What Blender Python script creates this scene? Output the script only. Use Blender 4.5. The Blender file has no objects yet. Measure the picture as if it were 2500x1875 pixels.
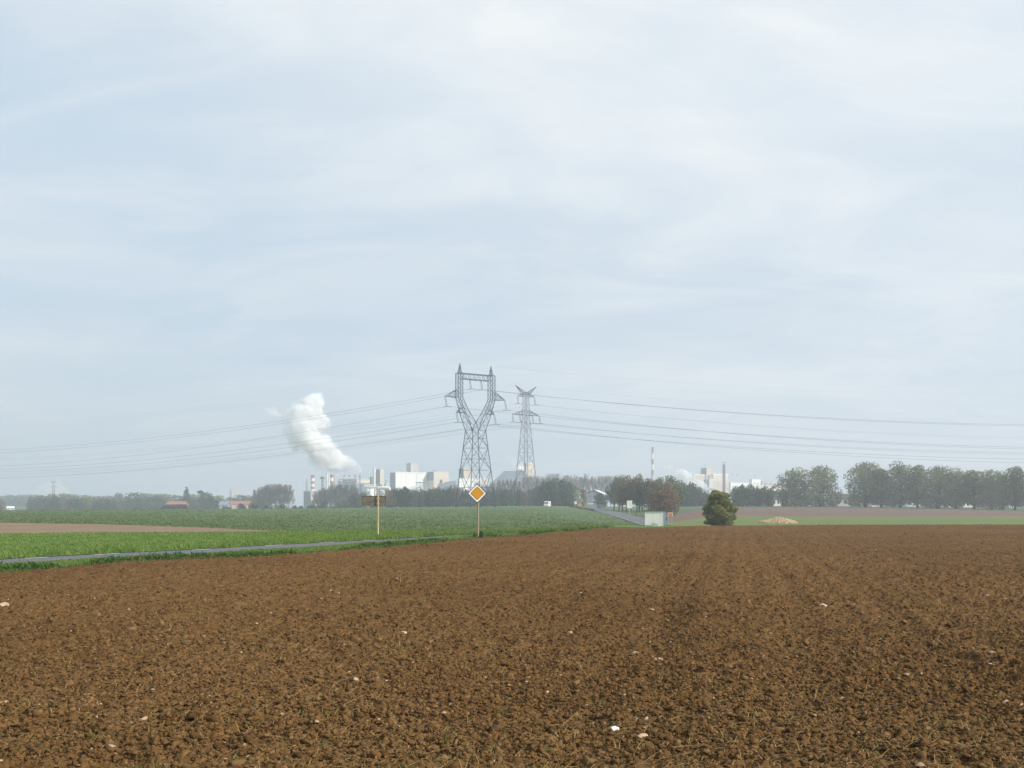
import bpy, math, random
import numpy as np
from mathutils import Vector, Matrix

# ------------------------------------------------------------------ camera, sky, sun, exposure
SC = bpy.context.scene
COL = SC.collection
FPX, CX, HOR, EYE = 2300.0, 1250.0, 1230.0, 1.7      # focal length and horizon row in the photo's own pixels
cam_d = bpy.data.cameras.new('camera')
cam = bpy.data.objects.new('camera', cam_d)
COL.objects.link(cam)
cam.location = (0, 0, EYE)
cam.rotation_euler = (math.radians(90), 0, 0)
cam_d.sensor_width = 36.0
cam_d.lens = 36.0 * FPX / 2500.0
cam_d.shift_y = (HOR - 937.5) / 2500.0
cam_d.clip_start = 0.1
cam_d.clip_end = 9000
SC.camera = cam

SUN_EL = math.radians(31)
SUN_AZ = math.atan2(0.86, -0.51)                      # clockwise from +Y: from the right, a little behind the camera
sun_dir = Vector((math.sin(SUN_AZ) * math.cos(SUN_EL), math.cos(SUN_AZ) * math.cos(SUN_EL), math.sin(SUN_EL)))
sl = bpy.data.lights.new('sun', 'SUN')
sl.energy = 5.0
sl.angle = math.radians(0.8)
sl.color = (1.0, 0.93, 0.82)
so = bpy.data.objects.new('sun', sl)
so.rotation_euler = (-sun_dir).to_track_quat('-Z', 'Y').to_euler()
so.location = (60, -40, 60)
COL.objects.link(so)

w = bpy.data.worlds.new('World')
SC.world = w
w.use_nodes = True
nt = w.node_tree
nt.nodes.clear()


def N(tree, typ, **kw):
    n = tree.nodes.new(typ)
    for k, v in kw.items():
        if k.startswith('i_'):
            n.inputs[k[2:].replace('_', ' ')].default_value = v
        else:
            setattr(n, k, v)
    return n


sky = N(nt, 'ShaderNodeTexSky', sky_type='NISHITA', sun_disc=False)
sky.sun_elevation = SUN_EL
sky.sun_rotation = SUN_AZ
sky.air_density = 1.0
sky.dust_density = 1.5
sky.altitude = 80
tc = N(nt, 'ShaderNodeTexCoord')
sep = N(nt, 'ShaderNodeSeparateXYZ')
nt.links.new(tc.outputs['Generated'], sep.inputs[0])
za = N(nt, 'ShaderNodeMath', operation='MAXIMUM')
nt.links.new(sep.outputs['Z'], za.inputs[0]); za.inputs[1].default_value = 0.0
zb = N(nt, 'ShaderNodeMath', operation='ADD'); zb.inputs[1].default_value = 0.13
nt.links.new(za.outputs[0], zb.inputs[0])
dx = N(nt, 'ShaderNodeMath', operation='DIVIDE'); dy = N(nt, 'ShaderNodeMath', operation='DIVIDE')
nt.links.new(sep.outputs['X'], dx.inputs[0]); nt.links.new(zb.outputs[0], dx.inputs[1])
nt.links.new(sep.outputs['Y'], dy.inputs[0]); nt.links.new(zb.outputs[0], dy.inputs[1])
cmb = N(nt, 'ShaderNodeCombineXYZ')
nt.links.new(dx.outputs[0], cmb.inputs[0]); nt.links.new(dy.outputs[0], cmb.inputs[1])


def cloud_noise(scale, sx, sy, off, detail, rough, dist):
    mp = N(nt, 'ShaderNodeMapping')
    mp.inputs['Scale'].default_value = (sx, sy, 1)
    mp.inputs['Location'].default_value = off
    mp.inputs['Rotation'].default_value = (0, 0, math.radians(12))
    nt.links.new(cmb.outputs[0], mp.inputs[0])
    n = N(nt, 'ShaderNodeTexNoise', i_Scale=scale, i_Detail=detail, i_Roughness=rough, i_Distortion=dist)
    nt.links.new(mp.outputs[0], n.inputs['Vector'])
    return n


def ramp(tree, src, p0, p1, v0=0.0, v1=1.0):
    r = N(tree, 'ShaderNodeMapRange', interpolation_type='SMOOTHSTEP')
    r.inputs['From Min'].default_value = p0; r.inputs['From Max'].default_value = p1
    r.inputs['To Min'].default_value = v0; r.inputs['To Max'].default_value = v1
    tree.links.new(src, r.inputs['Value'])
    return r.outputs[0]


def mixc(tree, fac, a, b):
    m = N(tree, 'ShaderNodeMix', data_type='RGBA')
    for s, v in ((m.inputs[0], fac), (m.inputs[6], a), (m.inputs[7], b)):
        if isinstance(v, (int, float)):
            s.default_value = v
        elif isinstance(v, (tuple, list)):
            s.default_value = tuple(v) + ((1,) if len(v) == 3 else ())
        else:
            tree.links.new(v, s)
    return m.outputs[2]


n1 = cloud_noise(0.42, 1.0, 1.15, (3.45, 0.75, 0), 3, 0.5, 0.5)
n2 = cloud_noise(1.15, 0.9, 1.5, (0.3, 7.7, 0), 6, 0.56, 1.0)
n3 = cloud_noise(4.0, 0.8, 1.3, (5.3, 1.7, 0), 6, 0.62, 0.5)
veil = mixc(nt, 0.84, sky.outputs[0], (5.32, 6.66, 7.92))
f1 = ramp(nt, n1.outputs[0], 0.34, 0.64)
f2 = ramp(nt, n2.outputs[0], 0.40, 0.68)
f3 = ramp(nt, n3.outputs[0], 0.35, 0.75, 0.0, 0.28)
mx = N(nt, 'ShaderNodeMath', operation='MULTIPLY_ADD'); mx.inputs[1].default_value = 0.48
nt.links.new(f1, mx.inputs[0])
m2 = N(nt, 'ShaderNodeMath', operation='MULTIPLY'); m2.inputs[1].default_value = 0.30
nt.links.new(f2, m2.inputs[0]); nt.links.new(m2.outputs[0], mx.inputs[2])
m3 = N(nt, 'ShaderNodeMath', operation='MULTIPLY_ADD', use_clamp=True); m3.inputs[1].default_value = 0.4
nt.links.new(f3, m3.inputs[0]); nt.links.new(mx.outputs[0], m3.inputs[2])
# one broad brighter bank of cloud, high and a little to the right of the pylons
vd = N(nt, 'ShaderNodeVectorMath', operation='DISTANCE')
vd.inputs[1].default_value = (0.20, 1.65, 0)
nt.links.new(cmb.outputs[0], vd.inputs[0])
bank = ramp(nt, vd.outputs['Value'], 0.1, 1.3, 0.46, 0.0)
bk = N(nt, 'ShaderNodeMath', operation='ADD', use_clamp=True)
nt.links.new(m3.outputs[0], bk.inputs[0]); nt.links.new(bank, bk.inputs[1])
c_ = mixc(nt, bk.outputs[0], veil, (8.65, 8.85, 8.85))
bgn = N(nt, 'ShaderNodeBackground')
bgn.inputs['Strength'].default_value = 0.1
nt.links.new(c_, bgn.inputs[0])
wo = N(nt, 'ShaderNodeOutputWorld')
nt.links.new(bgn.outputs[0], wo.inputs[0])

SC.view_settings.view_transform = 'Standard'
SC.view_settings.look = 'None'
SC.view_settings.exposure = 0.14
SC.view_settings.gamma = 1.0
SC.render.engine = 'CYCLES'
SC.cycles.max_bounces = 18
SC.cycles.diffuse_bounces = 2
SC.cycles.glossy_bounces = 2
SC.cycles.transparent_max_bounces = 8
SC.cycles.volume_bounces = 16
SC.cycles.use_denoising = True

# ------------------------------------------------------------------ helpers
RNG = np.random.default_rng(7)
random.seed(7)


def P(px, py, d):
    """world point seen at photo pixel (px, py) at depth d"""
    return Vector(((px - CX) / FPX * d, d, EYE + (HOR - py) / FPX * d))


def tag(o, label=None, cat=None, group=None, kind=None):
    if label: o['label'] = label
    if cat: o['category'] = cat
    if group: o['group'] = group
    if kind: o['kind'] = kind
    return o


def thing(name, label, cat, loc=(0, 0, 0), rz=0.0, group=None, scale=None):
    o = bpy.data.objects.new(name, None)
    o.empty_display_size = 0.3
    COL.objects.link(o)
    o.location = loc
    o.rotation_euler = (0, 0, rz)
    if scale is not None:
        o.scale = scale
    return tag(o, label, cat, group)


def link_mesh(name, me, m, parent=None, loc=None):
    o = bpy.data.objects.new(name, me)
    COL.objects.link(o)
    if m is not None and not me.materials:
        me.materials.append(m)
    if parent is not None:
        o.parent = parent
    if loc is not None:
        o.location = loc
    return o


def mesh_np(name, V, F, m=None, parent=None, loc=None, smooth=False):
    V = np.asarray(V, dtype=np.float32); F = np.asarray(F, dtype=np.int32)
    k = F.shape[1]
    me = bpy.data.meshes.new(name)
    me.vertices.add(len(V)); me.vertices.foreach_set('co', V.ravel())
    me.loops.add(F.size); me.loops.foreach_set('vertex_index', F.ravel())
    me.polygons.add(len(F))
    me.polygons.foreach_set('loop_start', np.arange(0, F.size, k, dtype=np.int32))
    me.polygons.foreach_set('loop_total', np.full(len(F), k, dtype=np.int32))
    me.update(calc_edges=True)
    if smooth:
        me.polygons.foreach_set('use_smooth', np.ones(len(F), dtype=bool))
    return link_mesh(name, me, m, parent, loc)


class MB:
    def __init__(s):
        s.v, s.f = [], []

    def add(s, vs, fs):
        n = len(s.v)
        s.v += [tuple(v) for v in vs]
        s.f += [tuple(i + n for i in f) for f in fs]
        return s

    def box(s, x0, x1, y0, y1, z0, z1):
        vs = [(x0, y0, z0), (x1, y0, z0), (x1, y1, z0), (x0, y1, z0), (x0, y0, z1), (x1, y0, z1), (x1, y1, z1), (x0, y1, z1)]
        return s.add(vs, [(0, 3, 2, 1), (4, 5, 6, 7), (0, 1, 5, 4), (1, 2, 6, 5), (2, 3, 7, 6), (3, 0, 4, 7)])

    def beam(s, p, q, r, n=4, r2=None):
        p, q = Vector(p), Vector(q)
        r2 = r if r2 is None else r2
        d = q - p
        if d.length < 1e-6:
            return s
        d.normalize()
        u = d.orthogonal().normalized()
        if n == 4:
            u = Vector((0, 0, 1)).cross(d)
            u = u.normalized() if u.length > 1e-3 else Vector((1, 0, 0))
        w_ = d.cross(u)
        vs = []
        for c, rr in ((p, r), (q, r2)):
            for k in range(n):
                a = 2 * math.pi * (k + 0.5) / n
                vs.append(c + (u * math.cos(a) + w_ * math.sin(a)) * rr)
        fs = [(k, (k + 1) % n, n + (k + 1) % n, n + k) for k in range(n)]
        fs += [tuple(range(n - 1, -1, -1)), tuple(range(n, 2 * n))]
        return s.add(vs, fs)

    def tube(s, pts, rad, n=6):
        pts = [Vector(p) for p in pts]
        if isinstance(rad, (int, float)):
            rad = [rad] * len(pts)
        vs, fs = [], []
        for i, p in enumerate(pts):
            d = (pts[min(i + 1, len(pts) - 1)] - pts[max(i - 1, 0)]).normalized()
            u = Vector((0, 1, 0.01)).cross(d)
            u = u.normalized() if u.length > 1e-3 else d.orthogonal().normalized()
            w_ = d.cross(u)
            for k in range(n):
                a = 2 * math.pi * k / n
                vs.append(p + (u * math.cos(a) + w_ * math.sin(a)) * rad[i])
        m_ = len(pts)
        for i in range(m_ - 1):
            for k in range(n):
                fs.append((i * n + k, i * n + (k + 1) % n, (i + 1) * n + (k + 1) % n, (i + 1) * n + k))
        fs += [tuple(range(n - 1, -1, -1)), tuple(range((m_ - 1) * n, m_ * n))]
        return s.add(vs, fs)

    def lathe(s, prof, c=(0, 0, 0), n=16):
        """prof: (radius, height) from bottom to top"""
        vs, fs = [], []
        for r, z in prof:
            for k in range(n):
                a = 2 * math.pi * k / n
                vs.append((c[0] + r * math.cos(a), c[1] + r * math.sin(a), c[2] + z))
        for i in range(len(prof) - 1):
            for k in range(n):
                fs.append((i * n + k, i * n + (k + 1) % n, (i + 1) * n + (k + 1) % n, (i + 1) * n + k))
        fs += [tuple(range(n - 1, -1, -1)), tuple(range((len(prof) - 1) * n, len(prof) * n))]
        return s.add(vs, fs)

    def prism(s, poly, y0, y1):
        """polygon in the xz plane (counter-clockwise seen from -y) pushed from y0 to y1"""
        n = len(poly)
        vs = [(x, y0, z) for x, z in poly] + [(x, y1, z) for x, z in poly]
        fs = [tuple(range(n)), tuple(range(2 * n - 1, n - 1, -1))]
        fs += [(i, i + n, (i + 1) % n + n, (i + 1) % n) for i in range(n)]
        return s.add(vs, fs)

    def xform(s, M):
        s.v = [tuple(M @ Vector(v)) for v in s.v]
        return s

    def build(s, name, m, parent=None, loc=None, smooth=False):
        me = bpy.data.meshes.new(name)
        me.from_pydata(s.v, [], s.f)
        me.update()
        if smooth:
            me.polygons.foreach_set('use_smooth', np.ones(len(me.polygons), dtype=bool))
        return link_mesh(name, me, m, parent, loc)


# ---- materials
def new_mat(name):
    m = bpy.data.materials.new(name)
    m.use_nodes = True
    t = m.node_tree
    t.nodes.clear()
    out = N(t, 'ShaderNodeOutputMaterial')
    b = N(t, 'ShaderNodeBsdfPrincipled')
    t.links.new(b.outputs[0], out.inputs[0])
    b.inputs['Roughness'].default_value = 0.8
    b.inputs['Specular IOR Level'].default_value = 0.25
    return m, t, b


def M_plain(name, c, c2=None, scale=1.0, rough=0.7, spec=0.3, metal=0.0, detail=4, streak=None):
    """a painted or weathered surface: two tones of its own colour mixed by a noise (streak stretches it downwards)"""
    m, t, b = new_mat(name)
    c2 = c2 or tuple(x * 0.82 for x in c)
    g = N(t, 'ShaderNodeNewGeometry')
    mp = N(t, 'ShaderNodeMapping')
    mp.inputs['Scale'].default_value = (1, 1, streak or 1)
    t.links.new(g.outputs['Position'], mp.inputs[0])
    n = N(t, 'ShaderNodeTexNoise', i_Scale=scale, i_Detail=detail, i_Roughness=0.6)
    t.links.new(mp.outputs[0], n.inputs['Vector'])
    f = ramp(t, n.outputs[0], 0.35, 0.68)
    t.links.new(mixc(t, f, c, c2), b.inputs['Base Color'])
    b.inputs['Roughness'].default_value = rough
    b.inputs['Specular IOR Level'].default_value = spec
    b.inputs['Metallic'].default_value = metal
    return m


def M_leaf(name, cols, trans=0.25, patch=0.35):
    """leaves: each its own tone out of a few, drifting over the crown"""
    m, t, b = new_mat(name)
    g = N(t, 'ShaderNodeNewGeometry')
    oi = N(t, 'ShaderNodeObjectInfo')
    n = N(t, 'ShaderNodeTexNoise', i_Scale=patch, i_Detail=2)
    t.links.new(g.outputs['Position'], n.inputs['Vector'])
    a = N(t, 'ShaderNodeMath', operation='MULTIPLY_ADD'); a.inputs[1].default_value = 0.45
    t.links.new(g.outputs['Random Per Island'], a.inputs[0])
    nb = N(t, 'ShaderNodeMath', operation='MULTIPLY_ADD'); nb.inputs[1].default_value = 1.1; nb.inputs[2].default_value = -0.42
    t.links.new(n.outputs[0], nb.inputs[0])
    ob = N(t, 'ShaderNodeMath', operation='MULTIPLY_ADD'); ob.inputs[1].default_value = 0.3
    t.links.new(oi.outputs['Random'], ob.inputs[0]); t.links.new(nb.outputs[0], ob.inputs[2])
    t.links.new(ob.outputs[0], a.inputs[2])
    r = N(t, 'ShaderNodeValToRGB')
    els = r.color_ramp.elements
    while len(els) < len(cols):
        els.new(0.5)
    for i, c in enumerate(cols):
        els[i].position = i / (len(cols) - 1)
        els[i].color = (*c, 1)
    t.links.new(a.outputs[0], r.inputs[0])
    t.links.new(r.outputs[0], b.inputs['Base Color'])
    b.inputs['Roughness'].default_value = 0.65
    b.inputs['Specular IOR Level'].default_value = 0.2
    tr = N(t, 'ShaderNodeBsdfTranslucent')
    t.links.new(r.outputs[0], tr.inputs[0])
    ms = N(t, 'ShaderNodeMixShader'); ms.inputs[0].default_value = trans
    t.links.new(b.outputs[0], ms.inputs[1]); t.links.new(tr.outputs[0], ms.inputs[2])
    t.links.new(ms.outputs[0], [x for x in t.nodes if x.type == 'OUTPUT_MATERIAL'][0].inputs[0])
    return m


def M_ground(name, cols, scales, rough=0.95, bump=None):
    """cols: four tones; scales: (patch, middle, fine) noise per metre"""
    m, t, b = new_mat(name)
    g = N(t, 'ShaderNodeNewGeometry')
    ns = []
    for i, s in enumerate(scales):
        n = N(t, 'ShaderNodeTexNoise', i_Scale=s, i_Detail=5 if i < 2 else 3, i_Roughness=0.62)
        t.links.new(g.outputs['Position'], n.inputs['Vector'])
        ns.append(n)
    a = mixc(t, ramp(t, ns[1].outputs[0], 0.36, 0.64), cols[0], cols[1])
    c = mixc(t, ramp(t, ns[2].outputs[0], 0.45, 0.70, 0, 0.75), a, cols[2])
    d = mixc(t, ramp(t, ns[0].outputs[0], 0.42, 0.68, 0, 0.6), c, cols[3])
    t.links.new(d, b.inputs['Base Color'])
    b.inputs['Roughness'].default_value = rough
    b.inputs['Specular IOR Level'].default_value = 0.1
    if bump:
        bp = N(t, 'ShaderNodeBump'); bp.inputs['Strength'].default_value = 0.7; bp.inputs['Distance'].default_value = bump[1]
        nn = N(t, 'ShaderNodeTexNoise', i_Scale=bump[0], i_Detail=4, i_Roughness=0.65)
        t.links.new(g.outputs['Position'], nn.inputs['Vector'])
        t.links.new(nn.outputs[0], bp.inputs['Height'])
        t.links.new(bp.outputs[0], b.inputs['Normal'])
    return m


def M_vol(name, dens, col=(0.98, 0.98, 0.985), aniso=0.2, fray=None):
    m = bpy.data.materials.new(name)
    m.use_nodes = True
    t = m.node_tree
    t.nodes.clear()
    out = N(t, 'ShaderNodeOutputMaterial')
    v = N(t, 'ShaderNodeVolumePrincipled')
    v.inputs['Color'].default_value = (*col, 1)
    v.inputs['Density'].default_value = dens
    v.inputs['Anisotropy'].default_value = aniso
    if fray:                                               # the vapour itself is patchy: thick folds and thin gaps
        g = N(t, 'ShaderNodeTexCoord')
        n = N(t, 'ShaderNodeTexNoise', i_Scale=fray[0], i_Detail=5, i_Roughness=.62, i_Distortion=.6)
        t.links.new(g.outputs['Object'], n.inputs['Vector'])
        t.links.new(ramp(t, n.outputs[0], fray[1], fray[2], 0.0, dens), v.inputs['Density'])
    t.links.new(v.outputs[0], out.inputs['Volume'])
    return m


# ---- noise on arrays
def vnoise(x, y, seed):
    xi = np.floor(x).astype(np.int64); yi = np.floor(y).astype(np.int64)
    fx = x - xi; fy = y - yi
    fx = fx * fx * (3 - 2 * fx); fy = fy * fy * (3 - 2 * fy)

    def h(a, b):
        n = (a * 374761393 + b * 668265263 + seed * 1274126177) & 0xFFFFFFFF
        n = ((n ^ (n >> 13)) * 1274126177) & 0xFFFFFFFF
        n = ((n ^ (n >> 15)) * 2246822519) & 0xFFFFFFFF
        return ((n ^ (n >> 16)) & 0xFFFF) / 65535.0
    a, b_, c, d = h(xi, yi), h(xi + 1, yi), h(xi, yi + 1), h(xi + 1, yi + 1)
    return (a * (1 - fx) + b_ * fx) * (1 - fy) + (c * (1 - fx) + d * fx) * fy


# ------------------------------------------------------------------ terrain
DK = np.array([0, 20, 40, 70, 100, 135, 150, 200, 250, 300, 360, 420, 500, 600, 800, 1000, 1500, 3000.])
PROF = {
    -600: [0, 0, 0, 0, 0, 0, 0, 0, -.1, -.4, -1.0, -1.6, -2.2, -2.6, -1.8, -.8, 0, 0],
    0:    [0, 0, 0, 0, 0, 0, 0, 0, -.1, -.35, -1.0, -1.7, -2.4, -2.8, -1.8, -.5, 0, 0],
    450:  [0, 0, 0, 0, 0, 0, 0, .05, .05, .0, -.4, -.9, -1.8, -2.6, -3.2, -3.6, -4, -4],
    900:  [0, 0, 0, 0, 0, 0, 0, .1, .2, .2, .15, 0, -.5, -1.1, -2.4, -3, -4, -5],
    1160: [0, 0, 0, 0, 0, .05, .1, .2, .35, .55, .6, .5, .3, -.1, -.8, -1.6, -3, -5],
    1280: [0, 0, 0, 0, 0, .05, .1, .2, .35, .6, .8, .8, .6, .3, -.4, -1.2, -3, -5],
    1420: [0, 0, 0, -.02, -.3, -.6, -.6, -.5, -.35, -.1, .3, .6, .8, .6, 0, -1, -3, -5],
    1500: [0, 0, 0, -.05, -.85, -1.5, -1.55, -1.5, -1.3, -1.1, -.6, -.1, .35, .6, 0, -1, -3, -5],
    1620: [0, 0, 0, -.05, -.9, -1.55, -1.6, -1.55, -1.25, -.8, -.1, .45, .7, .7, 0, -1, -3, -5],
    1760: [0, 0, 0, -.03, -.75, -1.35, -1.6, -1.45, -.75, -.15, .45, .75, .9, .8, 0, -1, -3, -5],
    2100: [0, 0, 0, 0, -.65, -1.35, -1.6, -1.45, -.9, -.5, .1, .5, .7, .7, 0, -1, -3, -5],
    2500: [0, 0, 0, 0, -.6, -1.4, -1.65, -1.5, -1.2, -.95, -.4, .05, .4, .5, 0, -1, -3, -5],
    3200: [0, 0, 0, 0, -.5, -1.3, -1.6, -1.5, -1.2, -1.0, -.5, -.05, .3, .4, 0, -1, -3, -5],
}
LD = np.linspace(math.log(2.0), math.log(3000.0), 900)
PXT = np.linspace(-800, 3400, 421)
_tab = np.array([np.interp(np.exp(LD), DK, PROF[k]) for k in PROF])
_tab = np.array([[np.interp(p, list(PROF), _tab[:, j]) for j in range(len(LD))] for p in PXT])


def _smooth(A, s, ax):
    k = np.exp(-0.5 * (np.arange(-3 * s, 3 * s + 1) / s) ** 2); k /= k.sum()
    pad = [(0, 0), (0, 0)]; pad[ax] = (3 * s, 3 * s)
    return np.apply_along_axis(lambda v: np.convolve(v, k, 'valid'), ax, np.pad(A, pad, mode='edge'))


ZT = _smooth(_smooth(_tab, 8, 1), 5, 0)


def terr(x, y):
    x = np.asarray(x, float); y = np.asarray(y, float)
    yy = np.maximum(y, 2.0)
    p = np.clip((CX + FPX * x / yy - PXT[0]) / (PXT[1] - PXT[0]), 0, len(PXT) - 1.001)
    q = np.clip((np.log(yy) - LD[0]) / (LD[1] - LD[0]), 0, len(LD) - 1.001)
    i, j = p.astype(int), q.astype(int)
    a, b = p - i, q - j
    z = (ZT[i, j] * (1 - a) + ZT[i + 1, j] * a) * (1 - b) + (ZT[i, j + 1] * (1 - a) + ZT[i + 1, j + 1] * a) * b
    return np.where(y < 3, 0.0, z)


_DD = np.exp(np.linspace(math.log(4.0), math.log(1200), 6000))


def hit(px, py):
    """depth at which the line of sight through photo pixel (px, py) first meets the ground"""
    row = HOR + (EYE - terr((px - CX) / FPX * _DD, _DD)) * FPX / _DD
    k = np.nonzero(row <= py)[0]
    return float(_DD[k[0]]) if len(k) else 1000.0


def on_ground(px, d, dz=0.0):
    x = (px - CX) / FPX * d
    return Vector((x, d, float(terr(x, d)) + dz))


# edges of the fields as the camera maps them onto the ground, then kept as world outlines
E1 = [(-600, 1435), (0, 1398), (150, 1386), (250, 1377), (400, 1367), (620, 1358), (760, 1349), (900, 1339), (1050, 1325), (1168, 1313), (1280, 1306), (1400, 1295), (1450, 1290), (1500, 1288), (1575, 1290), (1700, 1287), (1830, 1284), (2100, 1282.5), (2500, 1282.5), (3200, 1284)]
E2 = [(-600, 1410), (0, 1377), (250, 1361.5), (500, 1350), (620, 1342), (740, 1336), (900, 1324), (970, 1319.5), (1100, 1310), (1200, 1304), (1270, 1301), (1320, 1298), (1400, 1293.4), (1450, 1288.2), (1500, 1286), (1575, 1287), (1700, 1285), (1830, 1282.7), (2100, 1281), (2500, 1281), (3200, 1282.5)]
E3 = [(-600, 1392), (0, 1364), (250, 1351), (500, 1339.5), (620, 1332), (740, 1326), (900, 1318), (970, 1314.6), (1100, 1306.5), (1200, 1301.6), (1270, 1299.6), (1320, 1297.9), (1400, 1293.3), (1450, 1288.1), (1500, 1285.9), (1575, 1286.9), (1700, 1284.9), (1830, 1282.6), (2100, 1280.9), (2500, 1280.9), (3200, 1282.4)]
E4 = [(-600, 1308), (0, 1303), (250, 1300), (500, 1299.5), (700, 1297.5), (900, 1295.5), (1100, 1295), (1250, 1293), (1330, 1291.5), (1400, 1289.5), (1450, 1285), (1500, 1282), (1575, 1282), (1700, 1282), (1830, 1281), (2100, 1279.5), (2500, 1276), (3200, 1276)]
E5 = [(-600, 1268), (0, 1276), (250, 1280), (500, 1288), (625, 1294.5), (700, 1297.3), (900, 1295.4), (1100, 1294.9), (1250, 1292.9), (1330, 1291.4), (1400, 1289.4), (1450, 1284.9), (1500, 1281.9), (1590, 1281.9)]
E6 = [(1590, 1281), (1640, 1276), (1720, 1262), (1800, 1257), (1900, 1260), (2100, 1260), (2500, 1260), (3200, 1261)]
E7 = [(1590, 1280.9), (1640, 1262), (1700, 1244), (1800, 1241), (2000, 1241.5), (2300, 1243), (2500, 1249), (3200, 1252)]
PXC = np.unique(np.concatenate([np.linspace(-600, 0, 13), np.linspace(0, 2500, 126), np.linspace(2500, 3200, 15), [1590]]))


def depth_curve(E, pxs=PXC):
    xs, ys = zip(*E)
    return np.array([hit(p, float(np.interp(p, xs, ys))) for p in pxs])


D1 = depth_curve(E1); D2 = np.maximum(depth_curve(E2), D1 + .02); D3 = np.maximum(depth_curve(E3), D2 + .01)
D4 = np.maximum(depth_curve(E4), D3 + .05); D5 = np.maximum(depth_curve(E5), D4 + .01)
D6 = np.maximum(depth_curve(E6), D4 + .05); D7 = np.maximum(depth_curve(E7), D6 + .05)


def dcurve(D):
    k = np.ones(5) / 5
    return np.convolve(np.pad(D, 2, mode='edge'), k, 'valid')


D1, D2, D3, D4, D5, D6, D7 = [dcurve(D) for D in (D1, D2, D3, D4, D5, D6, D7)]
DEND = np.full(len(PXC), 450.0)
DL = lambda D, px: np.interp(px, PXC, D)


def band(name, lo, hi, m, px0=-600, px1=3200, rows=24, dz=0.0, amp=0.0, ns=0.5):
    s = PXC[(PXC >= px0) & (PXC <= px1)]
    s = np.sort(np.concatenate([s, (s[1:] + s[:-1]) / 2]))
    a, b = DL(lo, s), DL(hi, s)
    t = np.linspace(0, 1, rows)[:, None]
    d = a[None] * (b / a)[None] ** t
    x = (s - CX)[None] / FPX * d
    z = terr(x, d) + dz
    if amp:
        z = z + amp * (vnoise(x * ns, d * ns, 3) - 0.5) * np.minimum(1, 4 * t * (1 - t) + 0.15)
    V = np.stack([x, d, z], -1).reshape(-1, 3)
    nc = len(s)
    i, j = np.meshgrid(np.arange(rows - 1), np.arange(nc - 1), indexing='ij')
    q = (i * nc + j).ravel()
    F = np.stack([q, q + 1, q + nc + 1, q + nc], -1)
    return tag(mesh_np(name, V, F, m, smooth=True), kind='structure')


m_crop = M_ground('crop_green', [(.080, .140, .060), (.110, .170, .072), (.130, .125, .075), (.095, .135, .062)], (.03, .35, 2.2))
m_strip = M_ground('young_grass', [(.098, .190, .032), (.135, .225, .044), (.072, .138, .027), (.12, .18, .048)], (.09, .8, 5))
m_verge = M_ground('verge_ground', [(.065, .125, .022), (.095, .150, .032), (.075, .070, .035), (.055, .095, .022)], (.12, 1.1, 6))
m_stubble = M_ground('bare_earth', [(.21, .145, .098), (.255, .180, .125), (.18, .125, .080), (.23, .165, .110)], (.02, .3, 2))
m_far_earth = M_ground('far_earth', [(.150, .095, .085), (.185, .115, .10), (.13, .09, .07), (.15, .11, .09)], (.015, .2, 1.4))
m_meadow = M_ground('meadow_green', [(.135, .165, .050), (.165, .180, .062), (.115, .130, .055), (.085, .165, .055)], (.025, .3, 2))
m_far_green = M_ground('far_green', [(.075, .125, .06), (.10, .14, .07), (.09, .11, .06), (.07, .12, .06)], (.012, .1, .8))
m_base = M_ground('country_ground', [(.075, .115, .05), (.10, .13, .06), (.11, .105, .06), (.07, .11, .05)], (.01, .08, .6))

# the sheet under everything, out to the horizon
gx = np.concatenate([np.linspace(-2100, -320, 60), np.linspace(-300, 300, 121), np.linspace(320, 2100, 60)])
gy = np.concatenate([np.linspace(-45, 0, 6), np.geomspace(3, 2330, 170)])
X, Y = np.meshgrid(gx, gy)
Zg = terr(X, Y) - 0.25 - 0.0006 * np.maximum(Y, 0)
V = np.stack([X, Y, Zg], -1).reshape(-1, 3)
ii, jj = np.meshgrid(np.arange(len(gy) - 1), np.arange(len(gx) - 1), indexing='ij')
q = (ii * len(gx) + jj).ravel()
tag(mesh_np('ground', V, np.stack([q, q + 1, q + len(gx) + 1, q + len(gx)], -1), m_base, smooth=True), kind='structure')

band('verge', D1 - .25, D2, m_verge, rows=10, amp=0.06, ns=1.5)
band('grass_strip', D3, D4, m_strip, rows=30, amp=0.05, ns=.9)
band('earth_strip', D4, D5, m_stubble, px1=705, rows=16)
band('crop_field', D5, DEND, m_crop, px1=1590, rows=70, amp=.06, ns=.4)
band('meadow', D4, D6, m_meadow, px0=1590, rows=40)
band('far_ploughed_field', D6, D7, m_far_earth, px0=1590, rows=20)
band('far_meadow', D7, DEND, m_far_green, px0=1590, rows=20)

# ---- the near road, its painted edge dashes
m_road = M_ground('asphalt', [(.125, .132, .145), (.150, .157, .170), (.105, .11, .12), (.135, .14, .15)], (.15, 1.5, 30), rough=.8)
m_paint = M_plain('road_paint', (.58, .58, .56), (.36, .36, .35), 3)
band('road', D2, D3, m_road, px1=1330, rows=8, dz=-0.02)


def road_dash(pa, pb, f0, f1):
    s = np.linspace(pa, pb, 8)
    a, b = DL(D2, s), DL(D3, s)
    vs = []
    for p, d0, d1 in zip(s, a, b):
        for f in (f0, f1):
            d = d0 + (d1 - d0) * f
            x = (p - CX) / FPX * d
            vs.append((x, d, float(terr(x, d)) - 0.02 + 0.012))
    fs = [(2 * k, 2 * k + 2, 2 * k + 3, 2 * k + 1) for k in range(len(s) - 1)]
    return vs, fs


mb = MB()
for pa, pb in ((-140, -50), (60, 118), (228, 293), (468, 514), (648, 690), (780, 815), (885, 915)):
    mb.add(*road_dash(pa, pb, .80, .90))
tag(mb.build('road_markings', m_paint), kind='structure')

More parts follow.
